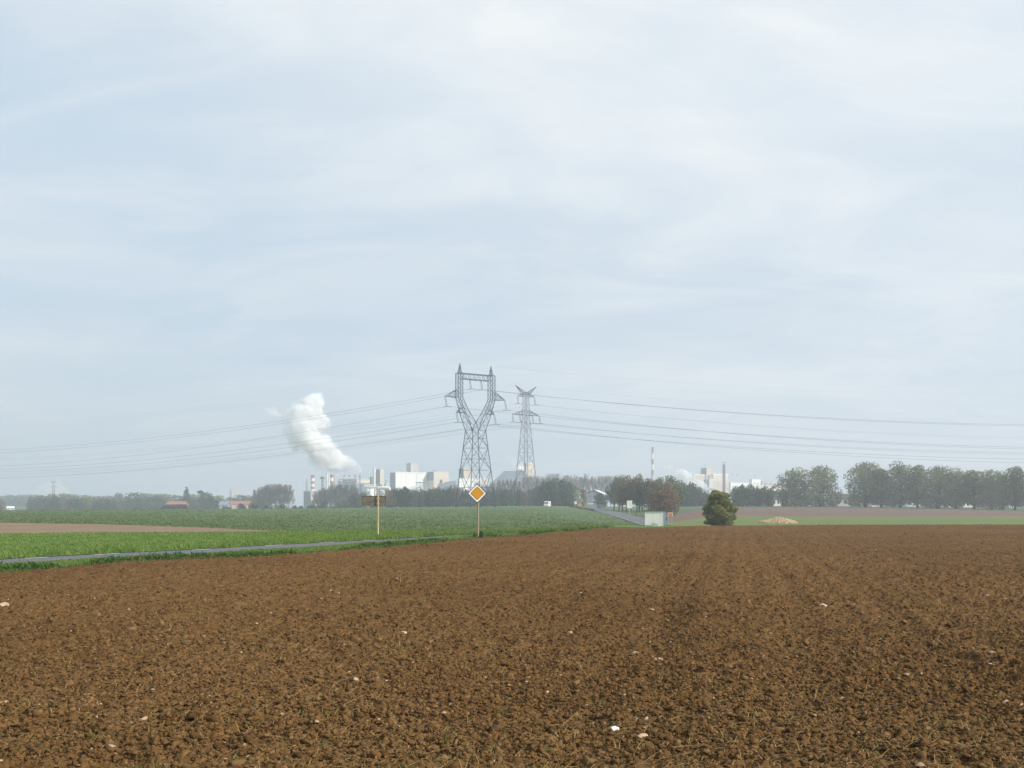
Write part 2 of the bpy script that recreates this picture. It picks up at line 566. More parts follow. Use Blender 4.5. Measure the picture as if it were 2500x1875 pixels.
# ---- the country road that runs away past the shelter: two edges given along its length
RL = [(1424, 1238.4), (1443, 1243.2), (1461, 1249.5), (1482, 1256), (1501, 1262), (1525, 1269.5), (1550, 1278), (1570, 1284.5)]
RR = [(1442, 1237.4), (1476, 1243.2), (1503, 1249.0), (1528, 1255), (1550, 1260.5), (1578, 1267.5), (1605, 1275), (1640, 1283)]


def edge_pts(E):
    return [on_ground(p, hit(p, r)) for p, r in E]


def resample(pts, n):
    pts = np.array([tuple(p) for p in pts])
    s = np.concatenate([[0], np.cumsum(np.linalg.norm(np.diff(pts, axis=0), axis=1))])
    t = np.linspace(0, s[-1], n)
    return np.stack([np.interp(t, s, pts[:, k]) for k in range(3)], -1)


ra, rb = resample(edge_pts(RL), 60), resample(edge_pts(RR), 60)
ext = (ra[-1] - ra[-6]) * .5
VV = []
KX = 9
for k in range(60):
    for f in np.linspace(0, 1, KX):
        p_ = ra[k] * (1 - f) + rb[k] * f
        VV.append((p_[0], p_[1], float(terr(p_[0], p_[1])) + 0.05 + 0.0002 * p_[1]))
i_, j_ = np.meshgrid(np.arange(59), np.arange(KX - 1), indexing='ij')
q = (i_ * KX + j_).ravel()
tag(mesh_np('country_road', np.array(VV), np.stack([q, q + 1, q + KX + 1, q + KX], -1), m_road, smooth=True), kind='structure')


def long_line(f0, f1, dash=None):
    mb_ = MB()
    for k in range(59):
        if dash and (k % dash[0]) >= dash[1]:
            continue
        vs = []
        for kk in (k, k + 1):
            for f in (f0, f1):
                p_ = ra[kk] * (1 - f) + rb[kk] * f
                vs.append((p_[0], p_[1], float(terr(p_[0], p_[1])) + 0.075 + 0.00025 * p_[1]))
        mb_.add(vs, [(0, 1, 3, 2)])
    return mb_


mk = long_line(.03, .055, (4, 3))
mk2 = long_line(.485, .502, (3, 1))
mk3 = long_line(.94, .955, (4, 3))
mk.add(mk2.v, mk2.f); mk.add(mk3.v, mk3.f)
tag(mk.build('country_road_markings', m_paint), kind='structure')

# ------------------------------------------------------------------ the ploughed field
def soil_mat(name, base_a, base_b, base_c, islands=False):
    m, t, b = new_mat(name)
    g = N(t, 'ShaderNodeNewGeometry')

    def ns(s, det=4, r=.6):
        n = N(t, 'ShaderNodeTexNoise', i_Scale=s, i_Detail=det, i_Roughness=r)
        t.links.new(g.outputs['Position'], n.inputs['Vector'])
        return n.outputs[0]
    c = mixc(t, ramp(t, ns(9, 6, .7), .36, .66), base_a, base_b)
    c = mixc(t, ramp(t, ns(1.1), .46, .70, 0, .55), c, base_c)
    c = mixc(t, ramp(t, ns(.10, 3), .40, .66, 0, .45), c, tuple(x * .82 for x in base_a))
    c = mixc(t, ramp(t, ns(42, 3), .57, .70, 0, .70), c, tuple(min(1, x * 1.75) for x in base_b))
    if islands:                                            # every clod dries to its own tone
        c = mixc(t, ramp(t, g.outputs['Random Per Island'], .80, 1.0, 0, .75), c, (.215, .140, .065))
        rr_ = N(t, 'ShaderNodeMath', operation='FRACT')
        r7 = N(t, 'ShaderNodeMath', operation='MULTIPLY'); r7.inputs[1].default_value = 7.31
        t.links.new(g.outputs['Random Per Island'], r7.inputs[0]); t.links.new(r7.outputs[0], rr_.inputs[0])
        c = mixc(t, ramp(t, rr_.outputs[0], .45, 1.0, 0, .70), c, (.045, .026, .0115))
    t.links.new(c, b.inputs['Base Color'])
    b.inputs['Roughness'].default_value = .95
    b.inputs['Specular IOR Level'].default_value = .08
    bp = N(t, 'ShaderNodeBump'); bp.inputs['Strength'].default_value = .9; bp.inputs['Distance'].default_value = .012
    t.links.new(ns(55, 5, .7), bp.inputs['Height'])
    t.links.new(bp.outputs[0], b.inputs['Normal'])
    return m


m_soil = soil_mat('soil', (.093, .0495, .0185), (.163, .0910, .0355), (.135, .0825, .0300))
m_clod = soil_mat('soil_lumps', (.101, .0545, .0205), (.178, .1010, .0405), (.146, .0885, .0320), True)

NC, NR = 860, 1250
side = np.geomspace(25, 5200, 70)
pc = np.concatenate([-420 - side[::-1], np.linspace(-420, 2920, NC), 2920 + side])
NC = len(pc)
dfar = np.where(pc < -560, 26.9 / (.606 + (CX - pc) / FPX), DL(D1, pc))
tt = np.linspace(0, 1, NR)[:, None]
dd = 2.4 * (dfar / 2.4)[None] ** tt
xx = (pc - CX)[None] / FPX * dd


def cells(x, y, seed):
    """broken lumps: every cell a tilted, flat topped clod of its own height"""
    xi = np.floor(x).astype(np.int64); yi = np.floor(y).astype(np.int64)

    def h(a, b, k):
        n = (a * 374761393 + b * 668265263 + (seed + k) * 1274126177) & 0xFFFFFFFF
        n = ((n ^ (n >> 13)) * 1274126177) & 0xFFFFFFFF
        n = ((n ^ (n >> 15)) * 2246822519) & 0xFFFFFFFF
        return ((n ^ (n >> 16)) & 0xFFFF) / 65535.0
    best = np.zeros_like(x)
    for a in (-1, 0, 1):
        for b in (-1, 0, 1):
            cx_, cy_ = xi + a, yi + b
            ux = x - (cx_ + h(cx_, cy_, 1)); uy = y - (cy_ + h(cx_, cy_, 2))
            r = .25 + .55 * h(cx_, cy_, 3)
            tl = ux * (h(cx_, cy_, 4) - .5) * 1.3 + uy * (h(cx_, cy_, 5) - .5) * 1.3
            v = np.clip((r - np.sqrt(ux * ux + uy * uy)) * 2.6, 0, r) / .8 + tl * .6
            best = np.maximum(best, np.where(ux * ux + uy * uy < r * r, v, 0))
    return best


def soil_h(x, y):
    h = 0.075 * (vnoise(x * .30, y * .30, 1) - .5)
    # harrow lines running away to the far right, and a few wheel tracks
    u = x * .973 - y * .229
    h += 0.009 * np.sin(u * 2 * math.pi / .62 + 1.6 * vnoise(x * .3, y * .3, 8)) * (0.4 + vnoise(x * .12, y * .12, 9))
    for c in (-9.6, -7.8, -1.2, .62, 1.95, 9.0, 10.8):
        h -= 0.024 * np.exp(-((u - c - .5 * vnoise(y * .1, y * 0, 5)) / .22) ** 2)
    wx = x + .08 * vnoise(x * 7, y * 7, 21); wy = y + .08 * vnoise(x * 7 + 9, y * 7, 22)
    for s, a, sd in ((3.6, .050, 11), (8.5, .030, 12), (19, .026, 13), (41, .020, 14)):
        h += a * (vnoise(wx * s, wy * s, sd) - .5)
    rough_ = .55 + .9 * vnoise(x * .45, y * .45, 17)
    h += rough_ * (cells(wx * 8.0, wy * 8.0, 51) * .024 + cells(wx * 19.0, wy * 19.0, 52) * .024 + cells(wx * 40.0, wy * 40.0, 53) * .016)
    return h


hh = soil_h(xx, dd)
edge = np.clip((1 - tt) * 45, 0, 1)
zz = terr(xx, dd) + (hh + .05) * edge - .03 * (1 - edge)
V = np.stack([xx, dd, zz], -1).reshape(-1, 3)
i_, j_ = np.meshgrid(np.arange(NR - 1), np.arange(NC - 1), indexing='ij')
q = (i_ * NC + j_).ravel()
tag(mesh_np('ploughed_field', V, np.stack([q, q + 1, q + NC + 1, q + NC], -1), m_soil, smooth=True), kind='structure')


# the same soil under and behind the camera
bx, by = np.meshgrid(np.linspace(-14, 14, 180), np.linspace(-22, 2.5, 150))
bz = soil_h(bx, by) + .05 - .03 * np.clip((by - 2.2) / .3, 0, 1)
i_, j_ = np.meshgrid(np.arange(149), np.arange(179), indexing='ij'); q = (i_ * 180 + j_).ravel()
tag(mesh_np('ploughed_field', np.stack([bx, by, bz], -1).reshape(-1, 3), np.stack([q, q + 1, q + 181, q + 180], -1), m_soil, smooth=True), kind='structure')


def field_pts(n, px0=-300, px1=2800, bias=1.0, dmax_frac=.985, dmin=4.0):
    p = RNG.uniform(px0, px1, n)
    far = DL(D1, p) * dmax_frac
    t = RNG.uniform(0, 1, n) ** bias
    d = 1.0 / (1 / dmin + (1 / far - 1 / dmin) * t)       # even over the ground as it is seen
    x = (p - CX) / FPX * d
    return p, x, d, terr(x, d) + soil_h(x, d) + .05


def ico(sub):
    import bmesh
    bm = bmesh.new()
    bmesh.ops.create_icosphere(bm, subdivisions=sub, radius=1)
    v = np.array([x.co[:] for x in bm.verts]); f = np.array([[l.index for l in p.verts] for p in bm.faces])
    bm.free()
    return v, f


def scatter_lumps(name, x, y, z, r, sub, m, flat=(.5, .95), jit=.20, sink=.25, yaw=True):
    v0, f0 = ico(sub)
    n = len(x); k = len(v0)
    sc = np.stack([r * RNG.uniform(.75, 1.35, n), r * RNG.uniform(.75, 1.35, n), r * RNG.uniform(*flat, n)], -1)
    dirs = RNG.standard_normal((n, 5, 3)); dirs /= np.linalg.norm(dirs, axis=2)[:, :, None]
    VV = np.repeat(v0[None], n, 0)
    for q in range(5):                                     # break flat faces off
        hq = np.einsum('nkj,nj->nk', VV, dirs[:, q])
        VV = VV - np.clip(hq - RNG.uniform(.25, .75, (n, 1)), 0, None)[:, :, None] * dirs[:, q][:, None, :]
    J = 1 + jit * RNG.standard_normal((n, k, 1)).clip(-1.6, 1.6)
    VV = VV * J * sc[:, None, :] * 1.2
    a = RNG.uniform(0, 2 * math.pi, n); ca, sa = np.cos(a)[:, None], np.sin(a)[:, None]
    b = RNG.uniform(-.5, .5, n); cb, sb = np.cos(b)[:, None], np.sin(b)[:, None]
    Y1 = VV[..., 1] * cb - VV[..., 2] * sb; Z1 = VV[..., 1] * sb + VV[..., 2] * cb
    X2 = VV[..., 0] * ca - Y1 * sa; Y2 = VV[..., 0] * sa + Y1 * ca
    VV = np.stack([X2 + x[:, None], Y2 + y[:, None], Z1 + (z + sc[:, 2] * (1 - 2 * sink) * .5)[:, None]], -1)
    FF = f0[None] + (np.arange(n) * k)[:, None, None]
    return mesh_np(name, VV.reshape(-1, 3), FF.reshape(-1, 3), m)


# crumbs and clods of earth
p_, x_, y_, z_ = field_pts(42000, dmin=4.0, dmax_frac=.5)
r_ = np.exp(RNG.normal(math.log(.0088), .42, len(x_))).clip(.004, .021)
o = scatter_lumps('soil_clods', x_, y_, z_, r_, 2, m_clod)
tag(o, 'brown crumbly clods of earth lying over the near ploughed soil', 'soil', kind='stuff')
p_, x_, y_, z_ = field_pts(120000, dmin=6.0)
r_ = np.exp(RNG.normal(math.log(.0105), .42, len(x_))).clip(.005, .028) * (1 + y_ / 60)
o = scatter_lumps('soil_crumbs', x_, y_, z_, r_, 1, m_clod)
tag(o, 'small brown lumps of earth out to the far edge of the ploughed soil', 'soil', kind='stuff')

p_, x_, y_, z_ = field_pts(2600, dmin=4.0)
r_ = np.exp(RNG.normal(math.log(.021), .40, len(x_))).clip(.012, .05) * (1 + y_ / 120)
o = scatter_lumps('large_clods', x_, y_, z_ - .004, r_, 2, m_clod, sink=.4)
tag(o, 'larger broken clods here and there on the brown ploughed soil', 'soil', kind='stuff')

# small pale flints among the soil
m_flint = M_plain('flint', (.40, .28, .18), (.25, .165, .10), 22, rough=.6)
p_, x_, y_, z_ = field_pts(1300, dmin=4.5)
r_ = np.exp(RNG.normal(math.log(.010), .5, len(x_))).clip(.004, .026) * (1 + y_ / 50)
o = scatter_lumps('pebbles', x_, y_, z_ + .004, r_, 1, m_flint, flat=(.35, .7))
tag(o, 'pale flint chips strewn over the brown soil', 'pebbles', kind='stuff')


def ribbons(name, x, y, z, length, width, tilt, m, seg=3, bend=.5, yaw=None):
    """thin bent blades starting at (x, y, z); tilt is their rise over the ground in radians"""
    n = len(x)
    a = RNG.uniform(0, 2 * math.pi, n) if yaw is None else yaw
    side = a + math.pi / 2
    VV = np.zeros((n, (seg + 1) * 2, 3))
    px_, py_, pz_ = x.copy(), y.copy(), z.copy()
    tl = tilt.copy(); az = a.copy()
    for s in range(seg + 1):
        wv = width * (1 - .85 * s / seg) * .5
        VV[:, 2 * s, 0] = px_ - np.cos(side) * wv; VV[:, 2 * s, 1] = py_ - np.sin(side) * wv; VV[:, 2 * s, 2] = pz_
        VV[:, 2 * s + 1, 0] = px_ + np.cos(side) * wv; VV[:, 2 * s + 1, 1] = py_ + np.sin(side) * wv; VV[:, 2 * s + 1, 2] = pz_ + wv * .5
        st = length / seg
        px_ = px_ + np.cos(az) * np.cos(tl) * st; py_ = py_ + np.sin(az) * np.cos(tl) * st; pz_ = pz_ + np.sin(tl) * st
        tl = tl - bend * RNG.uniform(0, 1, n); az = az + bend * RNG.uniform(-.5, .5, n)
    k = (seg + 1) * 2
    f0 = np.array([[2 * s, 2 * s + 1, 2 * s + 3, 2 * s + 2] for s in range(seg)])
    FF = f0[None] + (np.arange(n) * k)[:, None, None]
    return mesh_np(name, VV.reshape(-1, 3), FF.reshape(-1, 4), m)


m_straw = M_leaf('straw', [(.17, .105, .038), (.28, .185, .070), (.22, .150, .055), (.42, .31, .145)], .1, 2)
p_, x_, y_, z_ = field_pts(52000, dmin=3.0)
# more stubble lies in patches, most of it on the near left
keep = vnoise(x_ * .5, y_ * .5, 31) + .35 * (p_ < 900) > .50
x_, y_, z_ = x_[keep], y_[keep], z_[keep]
L_ = np.exp(RNG.normal(math.log(.043), .7, len(x_))).clip(.012, .26) * (1 + y_ / 30)
o = ribbons('straw', x_, y_, z_ + .012, L_, RNG.uniform(.0025, .0052, len(x_)) * (1 + y_ / 16), RNG.uniform(-.05, .5, len(x_)), m_straw, bend=.25)
tag(o, 'dry yellow straw and stubble bits lying on the brown soil', 'straw', kind='stuff')

m_weed = M_leaf('weed', [(.05, .085, .018), (.10, .13, .03), (.16, .17, .05), (.09, .13, .03)], .2, 2)
p_, x_, y_, z_ = field_pts(3000, dmin=3.0)
keep = vnoise(x_ * .35, y_ * .35, 33) > .50
x_, y_, z_ = x_[keep], y_[keep], z_[keep]
k = 6
x_, y_, z_ = [np.repeat(a, k) for a in (x_, y_, z_)]
sp = .02 + y_ * .0015
x_ = x_ + RNG.normal(0, 1, len(x_)) * sp; y_ = y_ + RNG.normal(0, 1, len(x_)) * sp
o = ribbons('weed_seedlings', x_, y_, z_, RNG.uniform(.02, .065, len(x_)), RNG.uniform(.005, .011, len(x_)) * (1 + y_ / 40), RNG.uniform(.1, .9, len(x_)), m_weed)
tag(o, 'small green weeds sprouting here and there in the brown soil', 'weeds', kind='stuff')

# the stones one can pick out
m_chalk = M_plain('chalk', (.66, .62, .55), (.40, .36, .31), 22, rough=.55)
m_tan = M_plain('tan_stone', (.50, .35, .22), (.36, .24, .15), 14, rough=.7)
m_pink = M_plain('pink_stone', (.46, .32, .22), (.33, .22, .145), 14, rough=.65)
m_bright = M_plain('bright_flint', (.82, .80, .75), (.50, .50, .53), 14, rough=.55)
STONES = [
    (1497, 1795, 14, m_bright, 'large bright white flint, the whitest stone on the ploughed soil'),
    (1476, 1812, 5, m_chalk, 'small white stone beside the large bright white flint'),
    (1556, 1606, 9, m_pink, 'cream stone of a close pair in the middle of the soil'),
    (1608, 1622, 9, m_tan, 'orange tan flat stone beside the cream pair of stones'),
    (1524, 1712, 8, m_tan, 'light tan stone under a dark hollow, behind the big white flint'),
    (1568, 1830, 10, m_tan, 'tan upright stone between the big white flint and the picture foot'),
    (2012, 1492, 9, m_chalk, 'grey white flat stone lying furthest among the larger pale stones'),
    (2082, 1488, 5, m_chalk, 'small white stone next to the grey white flat stone'),
    (2083, 1597, 9, m_pink, 'cream flint with an orange end in the darker soil'),
    (266, 1846, 13, m_pink, 'round cream stone above a black hollow near the lowest soil'),
    (194, 1735, 14, m_tan, 'round reddish tan stone half sunk among the straw'),
    (352, 1780, 9, m_tan, 'pointed tan stone close to the standing straw'),
    (232, 1772, 9, m_chalk, 'grey white flint between the tan stones among the straw'),
    (10, 1495, 10, m_pink, 'cream stone at the edge of the picture on the soil'),
    (12, 1742, 11, m_pink, 'pinkish flat stone at the edge of the picture near the straw'),
    (986, 1560, 8, m_pink, 'pale buff stone alone in the middle distance of the soil'),
]
v0, f0 = ico(3)
for px, py, rp, m, lab in STONES:
    d = hit(px, py)
    pos = on_ground(px, d)
    z = float(pos.z + soil_h(np.array([pos.x]), np.array([pos.y]))[0] + .05)
    r = rp * d / FPX
    dirs = RNG.standard_normal((7, 3)); dirs /= np.linalg.norm(dirs, axis=1)[:, None]
    v = v0.copy()
    for dv in dirs:                                        # chip flat faces off, as flints break
        h = v @ dv
        v -= np.clip(h - RNG.uniform(.55, .85), 0, None)[:, None] * dv[None]
    v *= np.array([1.25, .95, .62]) * r * 1.15
    o = mesh_np('field_stone', v, f0, m, loc=(pos.x, pos.y, z + r * .10))
    o.rotation_euler = (RNG.uniform(-.3, .3), RNG.uniform(-.3, .3), RNG.uniform(0, 6))
    tag(o, lab, 'stone', 'stones on the ploughed field')


# ------------------------------------------------------------------ grass and weeds along the road
def band_pts(n, lo, hi, px0, px1, f0=0.0, f1=1.0):
    p = RNG.uniform(px0, px1, n)
    a, b = DL(lo, p), DL(hi, p)
    d = a + (b - a) * RNG.uniform(f0, f1, n)
    x = (p - CX) / FPX * d
    return p, x, d, terr(x, d)


m_blade = M_leaf('grass_blades', [(.070, .135, .021), (.115, .195, .037), (.165, .228, .052), (.098, .175, .030)], .3, .8)
m_lush = M_leaf('broad_weeds', [(.026, .070, .012), (.045, .105, .018), (.075, .150, .026), (.045, .10, .018)], .3, 1.2)
p_, x_, y_, z_ = band_pts(52000, D1, D2, -400, 1700, -.03, .97)
o = ribbons('verge_grass', x_, y_, z_ - .01, RNG.uniform(.03, .085, len(x_)) * (.5 + vnoise(x_ * .9, y_ * .9, 41)), RNG.uniform(.012, .022, len(x_)) * (1 + y_ / 80), RNG.uniform(.6, 1.5, len(x_)), m_blade, bend=.5)
tag(o, 'green grass on the verge between the ploughed soil and the road', 'grass', kind='stuff')
p_, x_, y_, z_ = band_pts(70000, D3, D4, -400, 1500, 0, 1)
near = np.exp(-(y_ - DL(D3, p_)) / 2.2)
o = ribbons('strip_grass', x_, y_, z_ - .01, (RNG.uniform(.05, .12, len(x_)) * (1 + 1.6 * near)), RNG.uniform(.014, .026, len(x_)) * (1 + y_ / 70), RNG.uniform(.6, 1.5, len(x_)), m_blade, bend=.5)
tag(o, 'bright green grass growing on the far side of the road', 'grass', kind='stuff')
# clumps of broad weeds along the soil's edge
p_, x_, y_, z_ = band_pts(1000, D1, D2, -350, 1500, -.02, .42)
keep = vnoise(x_ * .55, y_ * .55, 43) > .50
x_, y_, z_ = x_[keep], y_[keep], z_[keep]
k = 26
sz = np.repeat(RNG.uniform(.06, .20, len(x_)), k)
x_, y_, z_ = [np.repeat(a, k) for a in (x_, y_, z_)]
x_ = x_ + RNG.normal(0, .75, len(x_)) * sz; y_ = y_ + RNG.normal(0, .75, len(x_)) * sz
z_ = z_ + np.abs(RNG.normal(0, .25, len(x_))) * sz
o = ribbons('verge_weeds', x_, y_, z_, sz * RNG.uniform(.5, 1.2, len(x_)), sz * RNG.uniform(.16, .34, len(x_)), RNG.uniform(.1, 1.2, len(x_)), m_lush, bend=.6)
tag(o, 'dark leafy weeds in clumps along the edge of the ploughed soil', 'weeds', kind='stuff')
# single leaves and tufts straying onto the soil, dry stems in the grass
p_ = RNG.uniform(-300, 1500, 2600)
y_ = DL(D1, p_) - np.abs(RNG.normal(0, .55, len(p_)))
x_ = (p_ - CX) / FPX * y_
z_ = terr(x_, y_) + .02
o = ribbons('stray_weeds', x_, y_, z_, RNG.uniform(.04, .14, len(x_)), RNG.uniform(.012, .04, len(x_)), RNG.uniform(.2, 1.4, len(x_)), m_lush, bend=.5)
tag(o, 'stray green weeds reaching onto the edge of the brown soil', 'weeds', kind='stuff')
p_, x_, y_, z_ = band_pts(900, D1, D4, -300, 1500, 0, 1)
o = ribbons('dry_stems', x_, y_, z_, RNG.uniform(.08, .26, len(x_)), RNG.uniform(.008, .014, len(x_)) * (1 + y_ / 60), RNG.uniform(.9, 1.5, len(x_)), m_straw, bend=.2)
tag(o, 'dry pale stems standing in the grass on both sides of the road', 'grass', kind='stuff')
# low plants of the green crop, as far as they can be told apart from the ground
p_ = RNG.uniform(-300, 1590, 42000)
a_, b_ = DL(D5, p_), np.full(len(p_), 330.0)
t_ = RNG.uniform(0, 1, len(p_))
y_ = 1 / (1 / a_ + (1 / b_ - 1 / a_) * t_)
x_ = (p_ - CX) / FPX * y_
z_ = terr(x_, y_)
k = 4
sz = np.repeat(RNG.uniform(.05, .12, len(x_)) * (1 + y_ / 180), k)
x_, y_, z_ = [np.repeat(a, k) for a in (x_, y_, z_)]
x_ = x_ + RNG.normal(0, .5, len(x_)) * sz; y_ = y_ + RNG.normal(0, .5, len(x_)) * sz
m_croplf = M_leaf('crop_leaves', [(.065, .115, .045), (.10, .165, .06), (.145, .175, .07), (.10, .15, .06)], .3, .25)
o = ribbons('crop_plants', x_, y_, z_ - .02, sz * RNG.uniform(.6, 1.1, len(x_)), sz * .5, RNG.uniform(.2, 1.0, len(x_)), m_croplf, seg=2, bend=.5)
tag(o, 'low green crop plants spread over the wide field beyond the road', 'crop', kind='stuff')

# ------------------------------------------------------------------ the factory far behind
m_white = M_plain('white_cladding', (.86, .86, .85), (.78, .78, .77), .12, rough=.5, streak=.25)
m_cream = M_plain('cream_cladding', (.66, .60, .50), (.60, .54, .44), .1, rough=.6)
m_beige = M_plain('beige_render', (.58, .51, .42), (.50, .44, .36), .1, rough=.7)
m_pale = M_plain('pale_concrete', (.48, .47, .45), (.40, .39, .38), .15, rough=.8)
m_bluegrey = M_plain('blue_grey_cladding_and_shade', (.20, .25, .32), (.16, .20, .26), .1, rough=.6)  # real cladding, and the shade painted on left faces of some blocks
m_slate = M_plain('slate_grey', (.16, .19, .23), (.12, .145, .18), .1, rough=.7)  # real grey parts, and painted shade on a few left faces
m_steel = M_plain('plant_steel', (.30, .33, .36), (.22, .25, .28), .4, rough=.5, metal=.2)
m_dark = M_plain('dark_opening', (.05, .055, .065), (.035, .04, .05), 1, rough=.5)
m_red = M_plain('chimney_red', (.44, .12, .105), (.38, .10, .09), .3, rough=.6)
m_wpaint = M_plain('chimney_white', (.82, .80, .77), (.74, .72, .70), .3, rough=.6)
m_brick = M_plain('chimney_brick', (.21, .135, .11), (.16, .10, .085), .5, rough=.85)
m_seam = M_plain('cladding_joint', (.62, .62, .63), (.56, .56, .57), 1, rough=.6)
TH = math.radians(35)
CT, ST = math.cos(TH), math.sin(TH)


def corner_block(px_l, px_c, px_r, d, th=TH):
    """plan of a block seen on its corner: the nearest corner, width of the face to its right, length of the face to its left"""
    c, s = math.cos(th), math.sin(th)
    al, ac, ar = [(p - CX) / FPX for p in (px_l, px_c, px_r)]
    x = ac * d
    w_ = (ar * d - x) / (c - ar * s)
    l_ = (x - al * d) / (s + al * c)
    return x, d, w_, l_


def row_z(py, d):
    return EYE + (HOR - py) / FPX * d


def factory_block(name, label, px_l, px_c, px_r, top, bottom, d, m, group='factory buildings', parts=None, cat='building', roof_m=None, th=TH, cap=.5):
    x, y, wd, ln = corner_block(px_l, px_c, px_r, d, th)
    zt = row_z(top, d); zb = row_z(bottom, d)
    t = thing(name, label, cat, (x, y, zb), th, group)
    h = zt - zb
    MB().box(0, wd, 0, ln, 0, h - cap).build('wall', m, t)
    MB().box(-.15, wd + .15, -.15, ln + .15, h - cap + .003, h).build('roof', roof_m or m, t)
    if parts:
        parts(t, wd, ln, h)
    return t


def seams(n):
    def f(t, wd, ln, h):
        for k in range(n + 1):
            xk = wd * k / n
            MB().box(max(0, xk - .25), min(wd, xk + .25), -.14, -.003, 0, h - .6).build('cladding_seam', m_seam, t)
        mb_ = MB()
        mb_.box(-.3, wd + .3, -.32, -.16, h - 1.0, h + .15)
        mb_.build('roof_edge', m_white, t)
        for k in range(n):
            MB().box(wd * (k + .42), wd * (k + .42) + 1.2, 3, 5, h + .01, h + 1.0).build('roof_vent', m_pale, t)
    return f


def windows(rows, cols, z0=.25, z1=.85, x0=.1, x1=.9, m=m_dark, hh=.5, ww=.6):
    def f(t, wd, ln, h):
        for r in range(rows):
            for c in range(cols):
                xc = wd * (x0 + (x1 - x0) * (c + .5) / cols)
                zc = h * (z0 + (z1 - z0) * (r + .5) / rows)
                dx_ = wd * (x1 - x0) / cols * ww * .5
                dz_ = h * (z1 - z0) / rows * hh * .5
                MB().box(xc - dx_, xc + dx_, -.06, -.004, zc - dz_, zc + dz_).build('window', m, t)
    return f


# from near the poplars to the white halls
factory_block('boiler_house', 'pale boiler house with a shade coloured side below the striped chimney', 741.5, 758.8, 790, 1198.5, 1246, 900, m_pale, parts=lambda t, w_, l_, h: (MB().box(-.12, -.004, 0, l_, 0, h - .6).build('side_wall', m_slate, t), MB().box(w_ * .45, w_ * .47, -.1, -.004, 0, h * .9).build('drainpipe', m_steel, t)))  # side_wall: slate sheet that paints the shade on the left face
factory_block('white_hall', 'largest white factory hall with upright seams', 952.3, 965.3, 1042, 1152.5, 1250, 1000, m_white, parts=lambda t, w_, l_, h: (seams(3)(t, w_, l_, h), MB().box(-.12, -.004, .01, l_, 0, h - .6).build('side_wall', m_bluegrey, t)))  # the left face is white too; its blue grey is painted shade
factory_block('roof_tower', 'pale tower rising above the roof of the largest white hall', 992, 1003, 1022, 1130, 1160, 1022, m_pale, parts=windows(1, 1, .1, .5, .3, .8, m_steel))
factory_block('cream_hall', 'cream factory hall with a small dark window beside the white hall', 1042.6, 1059, 1095.5, 1151, 1250, 1012, m_cream, parts=lambda t, w_, l_, h: (MB().box(w_ * .40, w_ * .56, -.1, -.004, h * .72, h * .80).build('window', m_dark, t), MB().box(-.1, -.004, .01, l_, h * .78, h - .6).build('side_wall', m_slate, t), MB().box(w_ * .10, w_ * .16, 2, 4, h + .01, h + 1.5).build('roof_vent', m_steel, t), MB().box(w_ * .25, w_ * .32, 2, 4, h + .01, h + 1.2).build('roof_vent', m_steel, t)))  # side_wall darkens the upper left face, shade put into the colour
factory_block('silo_tower', 'tall tower with a side coloured as if in shade and a cream face', 917, 928, 937, 1145, 1250, 965, m_cream, parts=lambda t, w_, l_, h: MB().box(-.12, -.004, .01, l_, 0, h - .6).build('side_wall', m_bluegrey, t))  # blue grey side_wall stands in for shade on the cream tower
factory_block('long_hall', 'long cream hall with a dark window band behind the stacks', 866, 869, 916, 1170, 1250, 985, m_cream, parts=lambda t, w_, l_, h: (MB().box(w_ * .34, w_ * .94, -.1, -.004, h * .78, h * .88).build('window', m_bluegrey, t), MB().box(w_ * .1, w_, -.5, -.11, h * .90, h * .93).build('canopy', m_white, t)))
factory_block('low_cream_hall', 'low cream hall in front of the long hall', 886, 889, 933, 1182, 1250, 950, m_beige, parts=windows(1, 5, .5, .8, .05, .95, m_pale, .3, .7))
factory_block('pump_house', 'dark blue grey block under the smoking stack', 864, 867, 888, 1181, 1250, 935, m_bluegrey, parts=windows(1, 2, .6, .9, .1, .9, m_slate, .4, .5))
factory_block('switch_house', 'dark stepped block beside the white chimney', 903, 906, 914, 1164, 1250, 960, m_slate, parts=windows(1, 1, .7, .9, .2, .8, m_dark))
factory_block('cube_tank_house', 'small white cube of a building beside the chimney foot', 891, 894, 907, 1194, 1250, 925, m_white, parts=windows(1, 1, .7, .95, .1, .9, m_pale, .3, .8))
factory_block('plant_room', 'blue grey plant room behind the bent white pipe', 926, 930, 952, 1190, 1250, 940, m_slate, parts=windows(2, 3, .5, .95, .05, .95, m_steel, .2, .7))
factory_block('white_shed', 'white shed seen through the legs of the near pylon', 1116, 1121, 1176, 1168, 1250, 980, m_white, parts=seams(4))
factory_block('cream_tower', 'cream tower with a side coloured dark as shade behind the near pylon', 1120, 1132, 1154, 1143, 1250, 995, m_beige, parts=lambda t, w_, l_, h: (MB().box(-.12, -.004, .01, l_, 0, h - .6).build('side_wall', m_bluegrey, t), MB().box(w_ * .3, w_ * .42, -.1, -.004, h * .86, h * .95).build('window', m_pale, t)))  # shade of the left face painted on as a blue grey sheet
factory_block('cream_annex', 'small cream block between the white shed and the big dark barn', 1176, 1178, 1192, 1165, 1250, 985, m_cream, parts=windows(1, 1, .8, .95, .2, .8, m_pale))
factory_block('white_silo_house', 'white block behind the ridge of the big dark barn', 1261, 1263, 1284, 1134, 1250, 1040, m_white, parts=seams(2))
factory_block('cream_silo_house', 'tall cream block behind the slender pylon', 1281, 1285, 1304, 1130, 1250, 1030, m_cream, parts=lambda t, w_, l_, h: (MB().box(-.12, -.004, .01, l_, 0, h - .6).build('side_wall', m_bluegrey, t), windows(2, 2, .5, .95, .2, .8, m_pale, .2, .5)(t, w_, l_, h)))  # side_wall colours the narrow left face as if shaded
